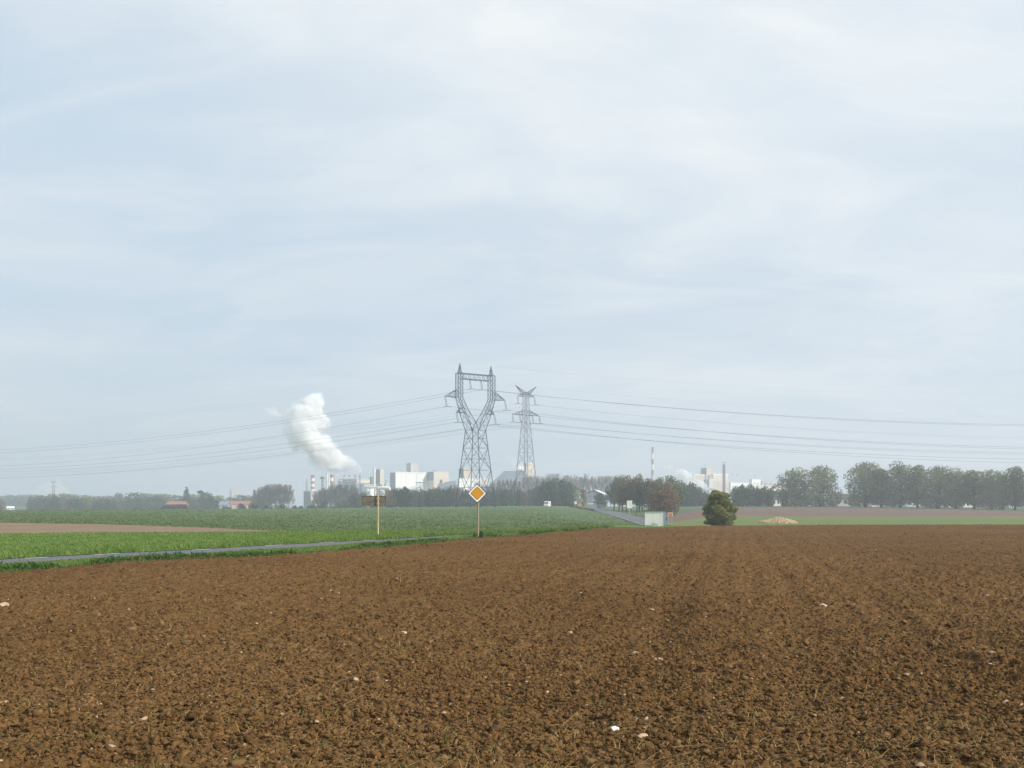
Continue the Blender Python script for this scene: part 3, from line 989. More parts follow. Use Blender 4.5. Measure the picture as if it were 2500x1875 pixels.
# the second works, further along
factory_block('beige_works', 'long beige works hall behind the steam by the brick chimney', 1690, 1694, 1741, 1158, 1250, 1150, m_beige, group='works by the brick chimney', parts=seams(4))
factory_block('roof_cabin', 'cabin with a shade coloured side on the roof of the beige works hall', 1711, 1725, 1742, 1142, 1162, 1160, m_beige, group='works by the brick chimney', parts=lambda t, w_, l_, h: (MB().box(-.12, -.004, .01, l_, 0, h - .6).build('side_wall', m_slate, t), MB().beam((2, 4, h), (2, 4, h + 5), .25).build('mast', m_steel, t)))  # cabin's left face painted dark for shade
factory_block('bright_works', 'bright cream works block touching the brick chimney', 1737, 1741, 1778, 1157, 1174, 1130, m_cream, group='works by the brick chimney', parts=lambda t, w_, l_, h: seams(2)(t, w_, l_, h))
factory_block('lower_works', 'beige lower storey beneath the bright cream works block', 1738, 1742, 1782, 1173, 1250, 1131, m_beige, group='works by the brick chimney', parts=windows(1, 3, .75, .95, .1, .9, m_pale, .4, .6))
factory_block('flat_works', 'low white flat roofed works beyond the brick chimney', 1779, 1784, 1828, 1178, 1250, 1100, m_white, group='works by the brick chimney', parts=windows(1, 6, .75, .95, .05, .95, m_pale, .4, .6))
factory_block('box_works', 'white box shaped works above the green hedge', 1829, 1836, 1857, 1170, 1250, 1090, m_white, group='works by the brick chimney', parts=windows(1, 2, .8, .95, .1, .9, m_pale, .4, .6))
factory_block('wide_works', 'wide cream works showing between the hedge and the large trees', 1846, 1850, 1945, 1184, 1250, 1060, m_cream, group='works by the brick chimney', parts=windows(1, 7, .7, .95, .05, .95, m_pale, .35, .6))
factory_block('grey_works', 'grey topped works block just before the first large tree', 1853, 1860, 1912, 1175, 1250, 1120, m_pale, group='works by the brick chimney', parts=windows(1, 4, .85, .97, .05, .95, m_slate, .4, .6))
factory_block('hazy_tower', 'faint beige block in the haze above the wood', 560, 566, 606, 1195, 1250, 2050, m_beige, group='works by the brick chimney', parts=windows(1, 3, .6, .9, .1, .9, m_pale))


def chimney(name, label, px, wpx, top, bottom, d, bands, m=None, group='factory chimneys', rows=None, taper=.9):
    x = (px - CX) / FPX * d
    zb, zt = row_z(bottom, d), row_z(top, d)
    r = wpx * d / FPX / 2
    h = zt - zb
    t = thing(name, label, 'chimney', (x, d, zb), 0, group)
    if bands:
        for a, b, mm in bands:                                 # given in photo rows
            ha, hb = row_z(a, d) - zb, row_z(b, d) - zb
            ra_, rb_ = r * (1 - (1 - taper) * ha / h), r * (1 - (1 - taper) * hb / h)
            MB().lathe([(rb_, hb), (ra_, ha)]).build('band', mm, t, smooth=False)
    else:
        MB().lathe([(r, 0), (r * taper, h * .94), (r * taper * 1.02, h * .945), (r * taper, h * .97)]).build('shaft', m, t)
    MB().lathe([(r * taper * 1.12, h), (r * taper * 1.12, h + .5), (r * taper * .7, h + .5), (r * taper * .7, h - .3)]).build('rim', bands[0][2] if bands else m, t)
    mb_ = MB()
    for k in range(int(h / 3)):
        mb_.box(-r - .5, -r + .1, -.35, .35, k * 3, k * 3 + .12)
    mb_.beam((-r - .45, -.3, 0), (-r - .45, -.3, h), .06).beam((-r - .45, .3, 0), (-r - .45, .3, h), .06)
    mb_.build('ladder', m_steel, t)
    return t


chimney('striped_chimney', 'red and white striped chimney standing on the boiler house', 763.8, 9, 1161, 1246, 925,
        [(1161, 1167.3, m_red), (1167.3, 1175, m_wpaint), (1175, 1181.3, m_red), (1181.3, 1188.6, m_wpaint), (1188.6, 1194, m_red), (1194, 1246, m_wpaint)])
chimney('striped_chimney', 'short wide chimney with one white band, beside the tall white stacks', 810, 8.6, 1160.5, 1246, 950,
        [(1160.5, 1166.5, m_red), (1166.5, 1174.5, m_wpaint), (1174.5, 1181, m_red), (1181, 1246, m_slate)])
chimney('white_stack', 'slim white stack at the corner of the boiler house', 749.3, 4.2, 1172, 1246, 930, None, m_wpaint)
chimney('white_stack', 'tallest white stack between the two striped chimneys', 799, 4.8, 1152, 1246, 945, None, m_wpaint)
chimney('white_stack', 'shorter white stack leaning close to the tallest white stack', 803.6, 3.8, 1161, 1246, 948, None, m_wpaint)
chimney('white_stack', 'thin cream stack behind the short wide striped chimney', 817.4, 2.8, 1161, 1246, 955, None, m_cream)
chimney('white_stack', 'thinnest white pipe stack at the end of the pipe rack', 825, 2.2, 1168, 1246, 950, None, m_wpaint)
chimney('white_chimney', 'tall smooth white chimney in front of the silo tower', 914.3, 5.4, 1141, 1250, 930, None, m_wpaint, taper=.97)
chimney('smoking_stack', 'dark thin stack giving off the big white plume', 878.8, 3.0, 1157, 1246, 945, None, m_slate)
for px, lab in ((840.8, 'short brown topped stack on the pipe rack, closest to the striped chimneys'), (853.4, 'short brown topped stack in the middle of the pipe rack'), (867, 'short cream stack on the pipe rack next to the smoking stack')):
    chimney('rack_stack', lab, px, 3.2, 1160.5, 1246, 948, [(1160.5, 1164, m_brick), (1164, 1246, m_cream)])
chimney('far_striped_chimney', 'very tall faded red and white chimney alone above the roadside trees', 1593.2, 7.6, 1092, 1250, 1250,
        [(1092, 1107.5, m_brick), (1107.5, 1121, m_wpaint), (1121, 1134, m_brick), (1134, 1147, m_wpaint), (1147, 1160, m_brick), (1160, 1250, m_pale)], group='tall chimneys of the second works', taper=.66)
chimney('brick_chimney', 'tall dark brick chimney in front of the bright cream works', 1767.8, 7.8, 1130, 1250, 1060, None, m_brick, group='tall chimneys of the second works', taper=.84)


def lattice(mb_, levels, r_leg, r_br, horiz=True):
    """levels: lists of four corner points, bottom to top; legs, crossed braces on every face and rings"""
    for a, b in zip(levels[:-1], levels[1:]):
        for k in range(4):
            k2 = (k + 1) % 4
            mb_.beam(a[k], b[k], r_leg)
            mb_.beam(a[k], b[k2], r_br); mb_.beam(a[k2], b[k], r_br)
            if horiz:
                mb_.beam(b[k], b[k2], r_br)
    return mb_


def sq(cx, cy, z, hx, hy=None):
    hy = hx if hy is None else hy
    return [Vector((cx - hx, cy - hy, z)), Vector((cx + hx, cy - hy, z)), Vector((cx + hx, cy + hy, z)), Vector((cx - hx, cy + hy, z))]


# open steel pipe rack, flare mast, pipework and conveyors between the halls
d_ = 944
t = thing('pipe_rack', 'open steel rack of pipes under the three short stacks', 'pipe rack', (((848 - CX) / FPX * d_), d_, row_z(1246, d_)), 0, None)
k_ = d_ / FPX
mb = MB()
for i in range(6):
    for j in range(2):
        mb.beam(((-21 + 8.4 * i) * k_, j * 6, 0), ((-21 + 8.4 * i) * k_, j * 6, 76 * k_), .35)
mb.build('frame_post', m_steel, t)
mb = MB()
for zz_ in (50, 57, 64, 70, 75.5):
    mb.box(-21.5 * k_, 21.5 * k_, -.4, 6.4, zz_ * k_, zz_ * k_ + .5)
mb.build('platform', m_steel, t)
mb = MB()
rr = random.Random(3)
for zz_ in (51.5, 58.5, 66, 71.5):
    for q_ in range(3):
        x0 = rr.uniform(-21, 0); x1 = x0 + rr.uniform(10, 22)
        mb.beam((x0 * k_, q_ * 2, zz_ * k_ + .9), (min(x1, 21) * k_, q_ * 2, zz_ * k_ + .9), .6, 8)
mb.build('pipe', m_bluegrey, t)
for q_ in range(5):
    x0 = -19 + 8.4 * q_
    MB().lathe([(1.3, 0), (1.3, 4.2), (.9, 4.9), (.2, 5.1)], (x0 * k_, 3, 57.6 * k_)).build('vessel', m_pale if q_ % 2 else m_steel, t)

d_ = 940
t = thing('lattice_mast', 'grey lattice mast with a round head beside the tallest white stack', 'mast', ((787.3 - CX) / FPX * d_, d_, row_z(1246, d_)), 0, None)
hh_ = (1246 - 1170) / FPX * d_
lv = [sq(0, 0, z * hh_, 1.6 - .9 * z) for z in np.linspace(0, 1, 9)]
lattice(MB(), lv, .22, .12).build('lattice', m_slate, t)
MB().lathe([(.6, 0), (2.4, .8), (2.6, 1.6), (1.2, 2.4), (.4, 3.4)], (0, 0, hh_)).build('head', m_slate, t)
MB().box(-2, 2, -2, 2, hh_ * .55, hh_ * .55 + .4).build('platform', m_steel, t)

d_ = 922
k_ = d_ / FPX
t = thing('pipe_bridge', 'bent white pipe running from the cube house to the white hall', 'pipe', ((920 - CX) / FPX * d_, d_, row_z(1246, d_)), 0, None)
Zp = lambda row: (1246 - row) * k_
MB().tube([(-31 * k_, 0, Zp(1190)), (29 * k_, 0, Zp(1190)), (30.6 * k_, 0, Zp(1191.3)), (31 * k_, 0, Zp(1194)), (30 * k_, 0, Zp(1203)), (29.5 * k_, 0, Zp(1230))], 1.15, 10).build('pipe_run', m_wpaint, t, smooth=True)
mb = MB()
for xk in (-30, -18, -6, 8, 20):
    mb.beam((xk * k_, 0, 0), (xk * k_, 0, Zp(1191)), .35)
mb.build('support_post', m_steel, t)
MB().lathe([(.2, -1.9), (1.5, -1.4), (2.0, 0), (1.5, 1.4), (.2, 1.9)], (2 * k_, -1.5, Zp(1191)), 12).build('vessel', m_pale, t, smooth=True)
MB().tube([(-12 * k_, -3, 0), (-12 * k_, -3, Zp(1193))], 2.3, 12).build('column', m_wpaint, t, smooth=True)
pts = [(12 * k_ + 9 * k_ * math.cos(a), -2, Zp(1211) + 13 * k_ * math.sin(a)) for a in np.linspace(math.pi * .6, 0, 9)]
MB().tube(pts, .8, 8).build('arched_pipe', m_wpaint, t, smooth=True)
mb = MB()
for z_r in (1196, 1200, 1204):
    mb.beam((-4 * k_, 1, Zp(z_r)), (22 * k_, 1, Zp(z_r)), .5, 6)
mb.build('pipe_row', m_pale, t)


def conveyor(label, pa, pb, d, legs):
    a, b = P(*pa, d), P(*pb, d)
    t = thing('conveyor', label, 'conveyor', (a.x, a.y, a.z), 0, 'covered conveyors of the factory')
    v = b - a
    MB().beam((0, 0, 0), v, 1.25).build('gallery', m_white, t)
    MB().beam((0, -1.0, -2.4), v + Vector((0, -1.0, -2.4)), .55).build('walkway', m_steel, t)
    mb_ = MB()
    for f in legs:
        p = v * f
        mb_.beam((p.x - .9, 0, p.z - 1), (p.x - 2.2, 0, -a.z - 4), .25); mb_.beam((p.x + .9, 0, p.z - 1), (p.x + 2.2, 0, -a.z - 4), .25)
    mb_.build('trestle', m_steel, t)


conveyor('lower white covered conveyor climbing from behind the road sign', (930, 1212.5), (959, 1203.5), 912, (.3, .8))
conveyor('upper white covered conveyor climbing across the largest white hall', (986, 1197.5), (1031, 1182.0), 955, (.25, .6, .95))
d_ = 962
t = thing('transfer_gantry', 'steel gantry with a flat roof at the head of the upper conveyor', 'gantry', ((1029 - CX) / FPX * d_, d_, row_z(1246, d_)), 0, None)
k_ = d_ / FPX
mb = MB()
for xk in (-12, -4, 5, 13):
    for yk in (0, 5):
        mb.beam((xk * k_, yk, 0), (xk * k_, yk, 67 * k_), .3)
mb.build('frame_post', m_pale, t)
MB().box(-14 * k_, 15 * k_, -1, 6, 67 * k_, 67 * k_ + .9).build('roof', m_steel, t)
mb = MB()
for xk in (-12, -4, 5):
    mb.beam((xk * k_, 0, 50 * k_), ((xk + 8.6) * k_, 0, 66 * k_), .2)
mb.build('brace', m_steel, t)
d_ = 955
t = thing('hopper', 'pointed steel hopper under a flat canopy beside the white hall', 'hopper', ((943.5 - CX) / FPX * d_, d_, row_z(1246, d_)), 0, None)
k_ = d_ / FPX
MB().lathe([(6.5 * k_, 56 * k_), (6.5 * k_, 60 * k_), (1.2 * k_, 71 * k_), (1.0 * k_, 73 * k_)], n=8).build('cone_roof', m_pale, t)
MB().box(-8 * k_, 7 * k_, -2, 2, 73.2 * k_, 75 * k_).build('canopy', m_wpaint, t)
MB().box(-6 * k_, 6 * k_, -2, 2.5, 0, 56 * k_ - .004).build('bin', m_slate, t)

# big dark barn, its low pitched neighbour
d_ = 960
t = thing('barn', 'huge dark blue grey barn with sloping ends behind the bare bushes', 'barn', ((1242 - CX) / FPX * d_, d_, row_z(1250, d_)), 0, 'storage barns')
k_ = d_ / FPX
Zb = lambda r_: (1250 - r_) * k_
v = [(-46 * k_, 0, Zb(1182)), (56 * k_, 0, Zb(1186)), (56 * k_, 30, Zb(1186)), (-46 * k_, 30, Zb(1182)), (-13 * k_, 15, Zb(1150)), (42 * k_, 15, Zb(1149.5))]
MB().add(v, [(0, 1, 5, 4), (2, 3, 4, 5), (3, 0, 4), (1, 2, 5), (0, 3, 2, 1)]).build('roof', m_slate, t)
MB().box(-45 * k_, 55 * k_, .5, 29.5, 0, Zb(1187)).build('wall', m_pale, t)
MB().box(-13 * k_, 42 * k_, 14.4, 15.6, Zb(1150.2), Zb(1149)).build('ridge_cap', m_steel, t)
d_ = 930
t = thing('barn', 'low grey barn with a pitched roof in front of the cream hall', 'barn', ((1090 - CX) / FPX * d_, d_, row_z(1250, d_)), 0, 'storage barns')
k_ = d_ / FPX
v = [(-16 * k_, 0, Zb(1192) * k_ / (960 / FPX)), (26 * k_, 0, (1250 - 1192) * k_), (26 * k_, 12, (1250 - 1192) * k_), (-16 * k_, 12, (1250 - 1192) * k_), (-5 * k_, 6, (1250 - 1176.5) * k_), (22 * k_, 6, (1250 - 1173) * k_)]
v[0] = (-16 * k_, 0, (1250 - 1192) * k_)
MB().add(v, [(0, 1, 5, 4), (2, 3, 4, 5), (3, 0, 4), (1, 2, 5), (0, 3, 2, 1)]).build('roof', m_bluegrey, t)
MB().box(-15 * k_, 25 * k_, .4, 11.6, 0, (1250 - 1192) * k_ - .2).build('wall', m_pale, t)

d_ = 1120
t = thing('process_tower', 'white process tower half lost in its own steam', 'tower', ((1731 - CX) / FPX * d_, d_, row_z(1250, d_)), 0, None)
k_ = d_ / FPX
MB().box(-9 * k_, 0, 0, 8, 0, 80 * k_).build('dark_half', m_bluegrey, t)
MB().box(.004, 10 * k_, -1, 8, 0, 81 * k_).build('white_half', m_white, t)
for xk in (-6, 2, 6):
    MB().lathe([(1.6, 0), (1.6, 4), (.8, 5)], (xk * k_, 3, 81.2 * k_)).build('vent_pipe', m_pale, t)
mb = MB()
for q_ in range(5):
    mb.box(-12 * k_, 14 * k_, -2.2, -1.2, (20 + 9 * q_) * k_, (20 + 9 * q_) * k_ + .5)
mb.build('platform', m_steel, t)


# ------------------------------------------------------------------ plumes of steam
def steam(name, label, balls, d, dens, seed, voxel=1.0, disp=2.2, aniso=.15, fray=None):
    """one closed billowing body: many overlapping spheres fused into one skin"""
    r_ = np.random.default_rng(seed)
    v0, f0 = ico(2)
    VV, FF = [], []
    base = P(balls[0][0], balls[0][1], d)
    n = 0

    def ball(c, r):
        nonlocal n
        VV.append(v0 * r + np.array(c)[None]); FF.append(f0 + n); n += len(v0)
    for px, py, rp in balls:
        c = np.array(P(px, py, d + r_.uniform(-.4, .4) * rp * d / FPX)) - np.array(base)
        r = rp * d / FPX
        ball(c, r * .80)
        for k in range(34):
            u = r_.standard_normal(3); u /= np.linalg.norm(u)
            s = r_.uniform(.18, .50)
            ball(c + u * r * (1.10 - s * .55), r * s)
    o = mesh_np(name, np.concatenate(VV), np.concatenate(FF), M_vol(name + '_vapour', dens, (1, 1, 1), aniso, fray), loc=tuple(base))
    rm = o.modifiers.new('fuse', 'REMESH'); rm.mode = 'VOXEL'; rm.voxel_size = voxel
    tx = bpy.data.textures.new(name + '_billow', 'CLOUDS'); tx.noise_scale = 5.5 * disp / 2.2; tx.noise_depth = 3
    dm = o.modifiers.new('billow', 'DISPLACE'); dm.texture = tx; dm.strength = disp; dm.mid_level = .5; dm.texture_coords = 'LOCAL'
    return tag(o, label, 'steam', 'steam from the factories' if label else None)


zx = lambda x, y, r: (600 + x / 6.144, 930 + y / 6.144, r / 6.144)
PL = [zx(*a) for a in ((1708, 1384, 22), (1698, 1345, 40), (1660, 1290, 48), (1592, 1255, 68), (1490, 1235, 92), (1375, 1200, 120), (1255, 1150, 165), (1160, 1060, 180), (1180, 940, 95), (1205, 870, 62), (1075, 960, 150), (950, 880, 150), (860, 790, 165), (860, 680, 175), (980, 610, 165), (1130, 610, 110), (1195, 590, 60), (880, 560, 155), (880, 480, 140), (980, 410, 140), (1050, 320, 110), (960, 330, 95), (1080, 270, 70), (760, 470, 75), (1130, 1200, 110), (1010, 1080, 60))]
plume = steam('steam_plume', 'big bright white plume drifting up from the dark thin stack', PL, 950, .50, 4, .8, 2.6, 0.0, (.10, .38, .60))
thin = steam('thin_vapour', None, [(a - .12 * c, b, c * 1.25 + 1.2) for a, b, c in PL], 950, .10, 14, 1.2, 4.0, 0.0, (.085, .42, .70))
del thin['category']
thin.parent = plume
thin.location = (0, 0, 0)
steam('steam_wisp', 'thin fading wisp on the far side of the big white plume', [zx(*a) for a in ((425, 465, 62), (470, 500, 60), (540, 545, 58), (610, 575, 60), (650, 640, 80), (640, 760, 80), (690, 880, 80), (730, 1000, 70), (650, 480, 50), (330, 420, 45))], 955, .26, 5, 1.2, 4.0, 0.0, (.075, .38, .66))
zr = lambda x, y, r: (1400 + x / 5.53, 1050 + y / 5.53, r / 5.53)
steam('steam_drift', 'slanting white steam in front of the beige works hall', [zr(*a) for a in ((1760, 760, 42), (1700, 730, 55), (1630, 690, 60), (1560, 640, 65), (1490, 600, 60), (1430, 560, 45), (1400, 610, 45), (1300, 515, 36), (1235, 495, 34), (1560, 700, 45), (1800, 780, 40))], 1100, .40, 6, 1.2, 2.6, 0.0, (.075, .34, .62))
zc = lambda x, y, r: (1050 + x / 5.53, 1080 + y / 5.53, r / 5.53)
steam('steam_puff', 'pale small puff rising behind the slender pylon', [zc(*a) for a in ((1140, 370, 40), (1130, 300, 48), (1110, 240, 50), (1060, 200, 42), (1010, 200, 34))], 1045, .035, 8, 1.2, 2.4, 0.0)
steam('steam_haze_cloud', 'faint pale cloud around the distant pylon above the wood', [(96, 1206, 16), (112, 1196, 18), (134, 1192, 20), (148, 1202, 18), (160, 1212, 14), (124, 1208, 22)], 1700, .03, 9, 2.5, 4, 0.0)

# ------------------------------------------------------------------ pylons
m_galv = M_plain('galvanised_steel', (.028, .048, .105), (.022, .038, .085), .5, rough=.6, metal=.1)
m_galv2 = M_plain('weathered_galvanised_steel', (.085, .10, .13), (.06, .072, .095), .5, rough=.6, metal=.1)
m_glass_ins = M_plain('insulator_glass', (.13, .17, .21), (.10, .13, .17), 2, rough=.25, spec=.6)
YAW = math.radians(33)


def insulator(parent, top, L, tilt, m, wgap=.20, rr_=.075):
    """a double string of glass discs between two yokes, pulled over to one side"""
    dv = Vector((math.sin(tilt), 0, -math.cos(tilt)))
    side = Vector((math.cos(tilt), 0, math.sin(tilt)))
    mb_ = MB()
    for s in (-1, 1):
        a = Vector(top) + dv * .35 + side * s * wgap
        b = Vector(top) + dv * (L - .35) + side * s * wgap
        mb_.beam(a, b, rr_ * .55, 6)
        for k in range(10):
            c = a + (b - a) * (k + .5) / 10
            mb_.beam(c - dv * .05, c + dv * .05, rr_ * 1.5, 8)
    a, b = Vector(top) + dv * .35, Vector(top) + dv * (L - .35)
    mb_.beam(a - side * wgap, a + side * wgap, .07); mb_.beam(b - side * wgap, b + side * wgap, .07)
    mb_.beam(top, a, .06); mb_.beam(b, Vector(top) + dv * L, .06)
    mb_.build('insulator', m, parent)
    return Vector(top) + dv * L


def arm(mb_, roots, tip, r_l, r_b, n=4):
    """a tapering cross-arm: chords from four root corners to the tip, laced on every side"""
    tip = Vector(tip)
    for c in roots:
        mb_.beam(c, tip, r_l)
    for k in range(4):
        a, b = Vector(roots[k]), Vector(roots[(k + 1) % 4])
        for q in range(n):
            f0_, f1_ = q / n, (q + .75) / n
            mb_.beam(a.lerp(tip, f0_), b.lerp(tip, min(.97, f1_)), r_b)
            mb_.beam(b.lerp(tip, f0_), a.lerp(tip, min(.97, f1_)), r_b)
    return mb_


def big_pylon():
    d = 309.0
    base = on_ground(1161.0, d)
    t = thing('near_pylon', 'taller nearer pylon with two upright columns joined by a bridge', 'pylon', base, YAW, 'electricity pylons')
    RL_, RB_ = .135, .052
    k = d / FPX
    H_ = lambda row: (HOR - row) * k + EYE - base.z
    zw = H_(1050.7)
    hw, hb = 2.42, 4.85
    rows = [1240, 1190, 1148, 1120.5, 1094, 1070.5, 1050.7]
    lv = []
    for r_ in rows:
        f = max(0, H_(r_)) / zw
        lv.append(sq(0, 0, max(-.4, H_(r_)) if r_ < 1239 else -.5, hb + (hw - hb) * f))
    mb_ = MB()
    for i, (a, b) in enumerate(zip(lv[:-1], lv[1:])):
        for q in range(4):
            q2 = (q + 1) % 4
            mb_.beam(a[q], b[q], RL_)
            # big diamond bracing with its small struts
            ma = (a[q] + a[q2]) / 2; mm = (b[q] + b[q2]) / 2
            mb_.beam(a[q] if i % 2 == 0 else ma, mm if i % 2 == 0 else b[q], RB_ * 1.35)
            mb_.beam(a[q2] if i % 2 == 0 else ma, mm if i % 2 == 0 else b[q2], RB_ * 1.35)
            mb_.beam(b[q], b[q2], RB_)
            for f in (.33, .66):
                e0 = a[q].lerp(b[q], f); e1 = a[q2].lerp(b[q2], f)
                s0 = a[q].lerp(mm, f) if i % 2 == 0 else ma.lerp(b[q], f)
                s1 = a[q2].lerp(mm, f) if i % 2 == 0 else ma.lerp(b[q2], f)
                mb_.beam(e0, s0, RB_ * .5); mb_.beam(e1, s1, RB_ * .5)
                mb_.beam(e0, a[q].lerp(mm, min(1, f + .3)) if i % 2 == 0 else ma.lerp(b[q], max(0, f - .3)), RB_ * .35)
    mb_.build('lattice_body', m_galv, t)
    # the fork above the waist and the two columns
    cx, cw = 6.15, .86
    zl, za_, zb_, zt_ = H_(1010), H_(976.6), H_(927.8), H_(914.5)
    for s in (-1, 1):
        wq = sq(s * hw * .02, 0, zw, hw * .98, hw)
        low = [Vector((s * hw - (s > 0) * 2 * hw, -hw, zw)), None, None, None]
        xo, xi = s * hw, -s * .9 * 0
        a = [Vector((min(xo, 0), -hw, zw)), Vector((max(xo, 0), -hw, zw)), Vector((max(xo, 0), hw, zw)), Vector((min(xo, 0), hw, zw))]
        def ring(c, h, z, hy):
            return sq(c, 0, z, h, hy)
        r1 = ring(s * 2.5, 1.45, zw + (zl - zw) * .5, 1.75)
        r2 = ring(s * 4.0, 1.2, zl, 1.35)
        r3 = ring(s * 5.15, 1.0, zl + (za_ - zl) * .55, 1.05)
        r4 = ring(s * cx, cw, za_ + .4, .9)
        mb_ = lattice(MB(), [a, r1, r2, r3, r4], RL_ * .85, RB_ * .7)
        mb_.build('fork_arm', m_galv, t)
        cols = [ring(s * cx, cw, za_ + .4 + (zt_ - za_ - .4) * q / 5, .9) for q in range(6)]
        lattice(MB(), cols, RL_ * .8, RB_ * .7).build('column', m_galv, t)
        # earth wire peak
        pk = ring(s * (cx - .15), cw * .6, zt_ + .02, .55)
        tip = Vector((s * (cx - .25), 0, H_(890)))
        lv2 = [[c.lerp(tip, f) for c in pk] for f in (0, .3, .6, .97)]
        lattice(MB(), lv2, RL_ * .6, RB_ * .7).build('peak', m_galv, t)
        # outer cross-arms
        rt = [Vector((s * (cx + cw), -.9, za_ + .4)), Vector((s * (cx + cw), .9, za_ + .4)), Vector((s * (cx + cw), .9, za_ + 3.0)), Vector((s * (cx + cw), -.9, za_ + 3.0))]
        arm(MB(), rt, (s * 11.45, 0, za_ + .55), RL_ * .75, RB_ * .8, 4).build('cross_arm', m_galv, t)
        rt = [Vector((s * 4.6, -1.3, zl)), Vector((s * 4.6, 1.3, zl)), Vector((s * 5.2, 1.1, zl + 1.9)), Vector((s * 5.2, -1.1, zl + 1.9))]
        arm(MB(), rt, (s * 7.2, 0, zl + .1), RL_ * .7, RB_ * .8, 2).build('cross_arm', m_galv, t)
    # bridge between the column heads
    mb_ = MB()
    n = 6
    x0, x1 = -cx + cw, cx - cw
    for yb in (-.9, .9):
        mb_.beam((x0 - 1.6, yb, zt_), (x1 + 1.6, yb, zt_), RL_); mb_.beam((x0, yb, zb_), (x1, yb, zb_), RL_ * .9)
        for q in range(n):
            xa, xm, xb = x0 + (x1 - x0) * q / n, x0 + (x1 - x0) * (q + .5) / n, x0 + (x1 - x0) * (q + 1) / n
            mb_.beam((xa, yb, zt_), (xm, yb, zb_), RB_); mb_.beam((xm, yb, zb_), (xb, yb, zt_), RB_)
    for q in range(n + 1):
        xa = x0 + (x1 - x0) * q / n
        mb_.beam((xa, -.9, zt_), (xa, .9, zt_), RB_ * .8)
        mb_.beam((xa, -.9, zb_), (xa, .9, zb_), RB_ * .8)
    mb_.build('bridge', m_galv, t)
    M_ = Matrix.Translation(base) @ Matrix.Rotation(YAW, 4, 'Z')
    ends = []
    for (x, z, L, nm) in ((-2.25, zb_, 3.0, 'u'), (2.0, zb_, 3.0, 'u'), (-11.4, za_ + .5, 3.2, 'm'), (11.4, za_ + .5, 3.2, 'm'), (-7.2, zl + .1, 3.2, 'l'), (7.2, zl + .1, 3.2, 'l')):
        e = insulator(t, (x, 0, z), L, .20, m_glass_ins)
        ends.append((nm, M_ @ e))
    peaks = [M_ @ Vector((s * (cx - .25), 0, H_(890))) for s in (-1, 1)]
    return ends, peaks


def slender_pylon(d=360.0, px=1284.0, name='slender_pylon', label='slender further pylon with a V shaped head', thick=1.0, m=None, foot=None, group='electricity pylons', ins=True, sc=1.0):
    m = m or m_galv2
    base = on_ground(px, d) if foot is None else P(px, foot, d)
    t = thing(name, label, 'pylon', base, YAW, group, scale=(sc, sc, sc))
    RL_, RB_ = .105 * thick, .040 * thick
    hb, hw, hn = 3.65, .98, .78
    zs = [-.4, 5.2, 10.6, 15.8, 20.6, 25.0, 28.8, 32.0, 34.9]
    lv = [sq(0, 0, z, hb + (hw - hb) * (max(0, z) / 34.9) ** .92) for z in zs]
    mb_ = MB()
    for i, (a, b) in enumerate(zip(lv[:-1], lv[1:])):
        for q in range(4):
            q2 = (q + 1) % 4
            mb_.beam(a[q], b[q], RL_)
            mb_.beam(a[q], b[q2], RB_); mb_.beam(a[q2], b[q], RB_)
            mb_.beam(b[q], b[q2], RB_)
            c = (a[q] + a[q2] + b[q] + b[q2]) / 4
            if i < 5:
                mb_.beam(a[q].lerp(b[q], .5), c.lerp(a[q], .5), RB_ * .7); mb_.beam(a[q].lerp(b[q], .5), c.lerp(b[q], .5), RB_ * .7)
                mb_.beam(a[q2].lerp(b[q2], .5), c.lerp(a[q2], .5), RB_ * .7)
    mb_.build('lattice_body', m, t)
    up = [sq(0, 0, z, hw + (hn - hw) * (z - 34.9) / 8.6) for z in np.linspace(34.9, 43.5, 5)]
    lattice(MB(), up, RL_ * .8, RB_ * .75).build('lattice_head', m, t)
    for s in (-1, 1):
        rt = [Vector((s * hw, -hw, 34.9)), Vector((s * hw, hw, 34.9)), Vector((s * hw, hw, 36.7)), Vector((s * hw, -hw, 36.7))]
        arm(MB(), rt, (s * 6.2, 0, 34.9), RL_ * .8, RB_, 5).build('cross_arm', m, t)
        rt = [Vector((s * hn, -hn, 42.0)), Vector((s * hn, hn, 42.0)), Vector((s * hn, hn, 43.5)), Vector((s * hn, -hn, 43.5))]
        arm(MB(), rt, (s * 3.95, 0, 42.0), RL_ * .7, RB_, 3).build('cross_arm', m, t)
        rt = [Vector((s * .2, -hn, 43.4)), Vector((s * .2, hn, 43.4)), Vector((s * (hn + .2), hn, 42.4)), Vector((s * (hn + .2), -hn, 42.4))]
        arm(MB(), rt, (s * 4.85, 0, 46.1), RL_ * .8, RB_, 4).build('peak', m, t)
    M_ = Matrix.Translation(base) @ Matrix.Rotation(YAW, 4, 'Z')
    ends = []
    if ins:
        for (x, z, nm) in ((-3.9, 41.9, 'u'), (3.9, 41.9, 'u'), (-6.15, 34.85, 'l'), (-2.85, 34.8, 'l'), (3.0, 34.8, 'l'), (6.15, 34.85, 'l')):
            e = insulator(t, (x, 0, z), 2.75, .17, m_glass_ins)
            ends.append((nm, M_ @ e))
    peaks = [M_ @ Vector((s * 4.85, 0, 46.1)) for s in (-1, 1)]
    return ends, peaks


big_ends, big_peaks = big_pylon()
sl_ends, sl_peaks = slender_pylon()
slender_pylon(1386.0, 130.5, 'distant_pylon', 'distant pylon blurred by haze above the wood', 2.2, m_galv2, 1240, 'electricity pylons', False, .88)

# ------------------------------------------------------------------ overhead cables
m_cable = M_plain('cable', (.10, .115, .14), (.085, .10, .12), .2, rough=.6, metal=.2)
m_cable2 = M_plain('earth_cable', (.22, .25, .28), (.2, .22, .25), .2, rough=.6, metal=.2)


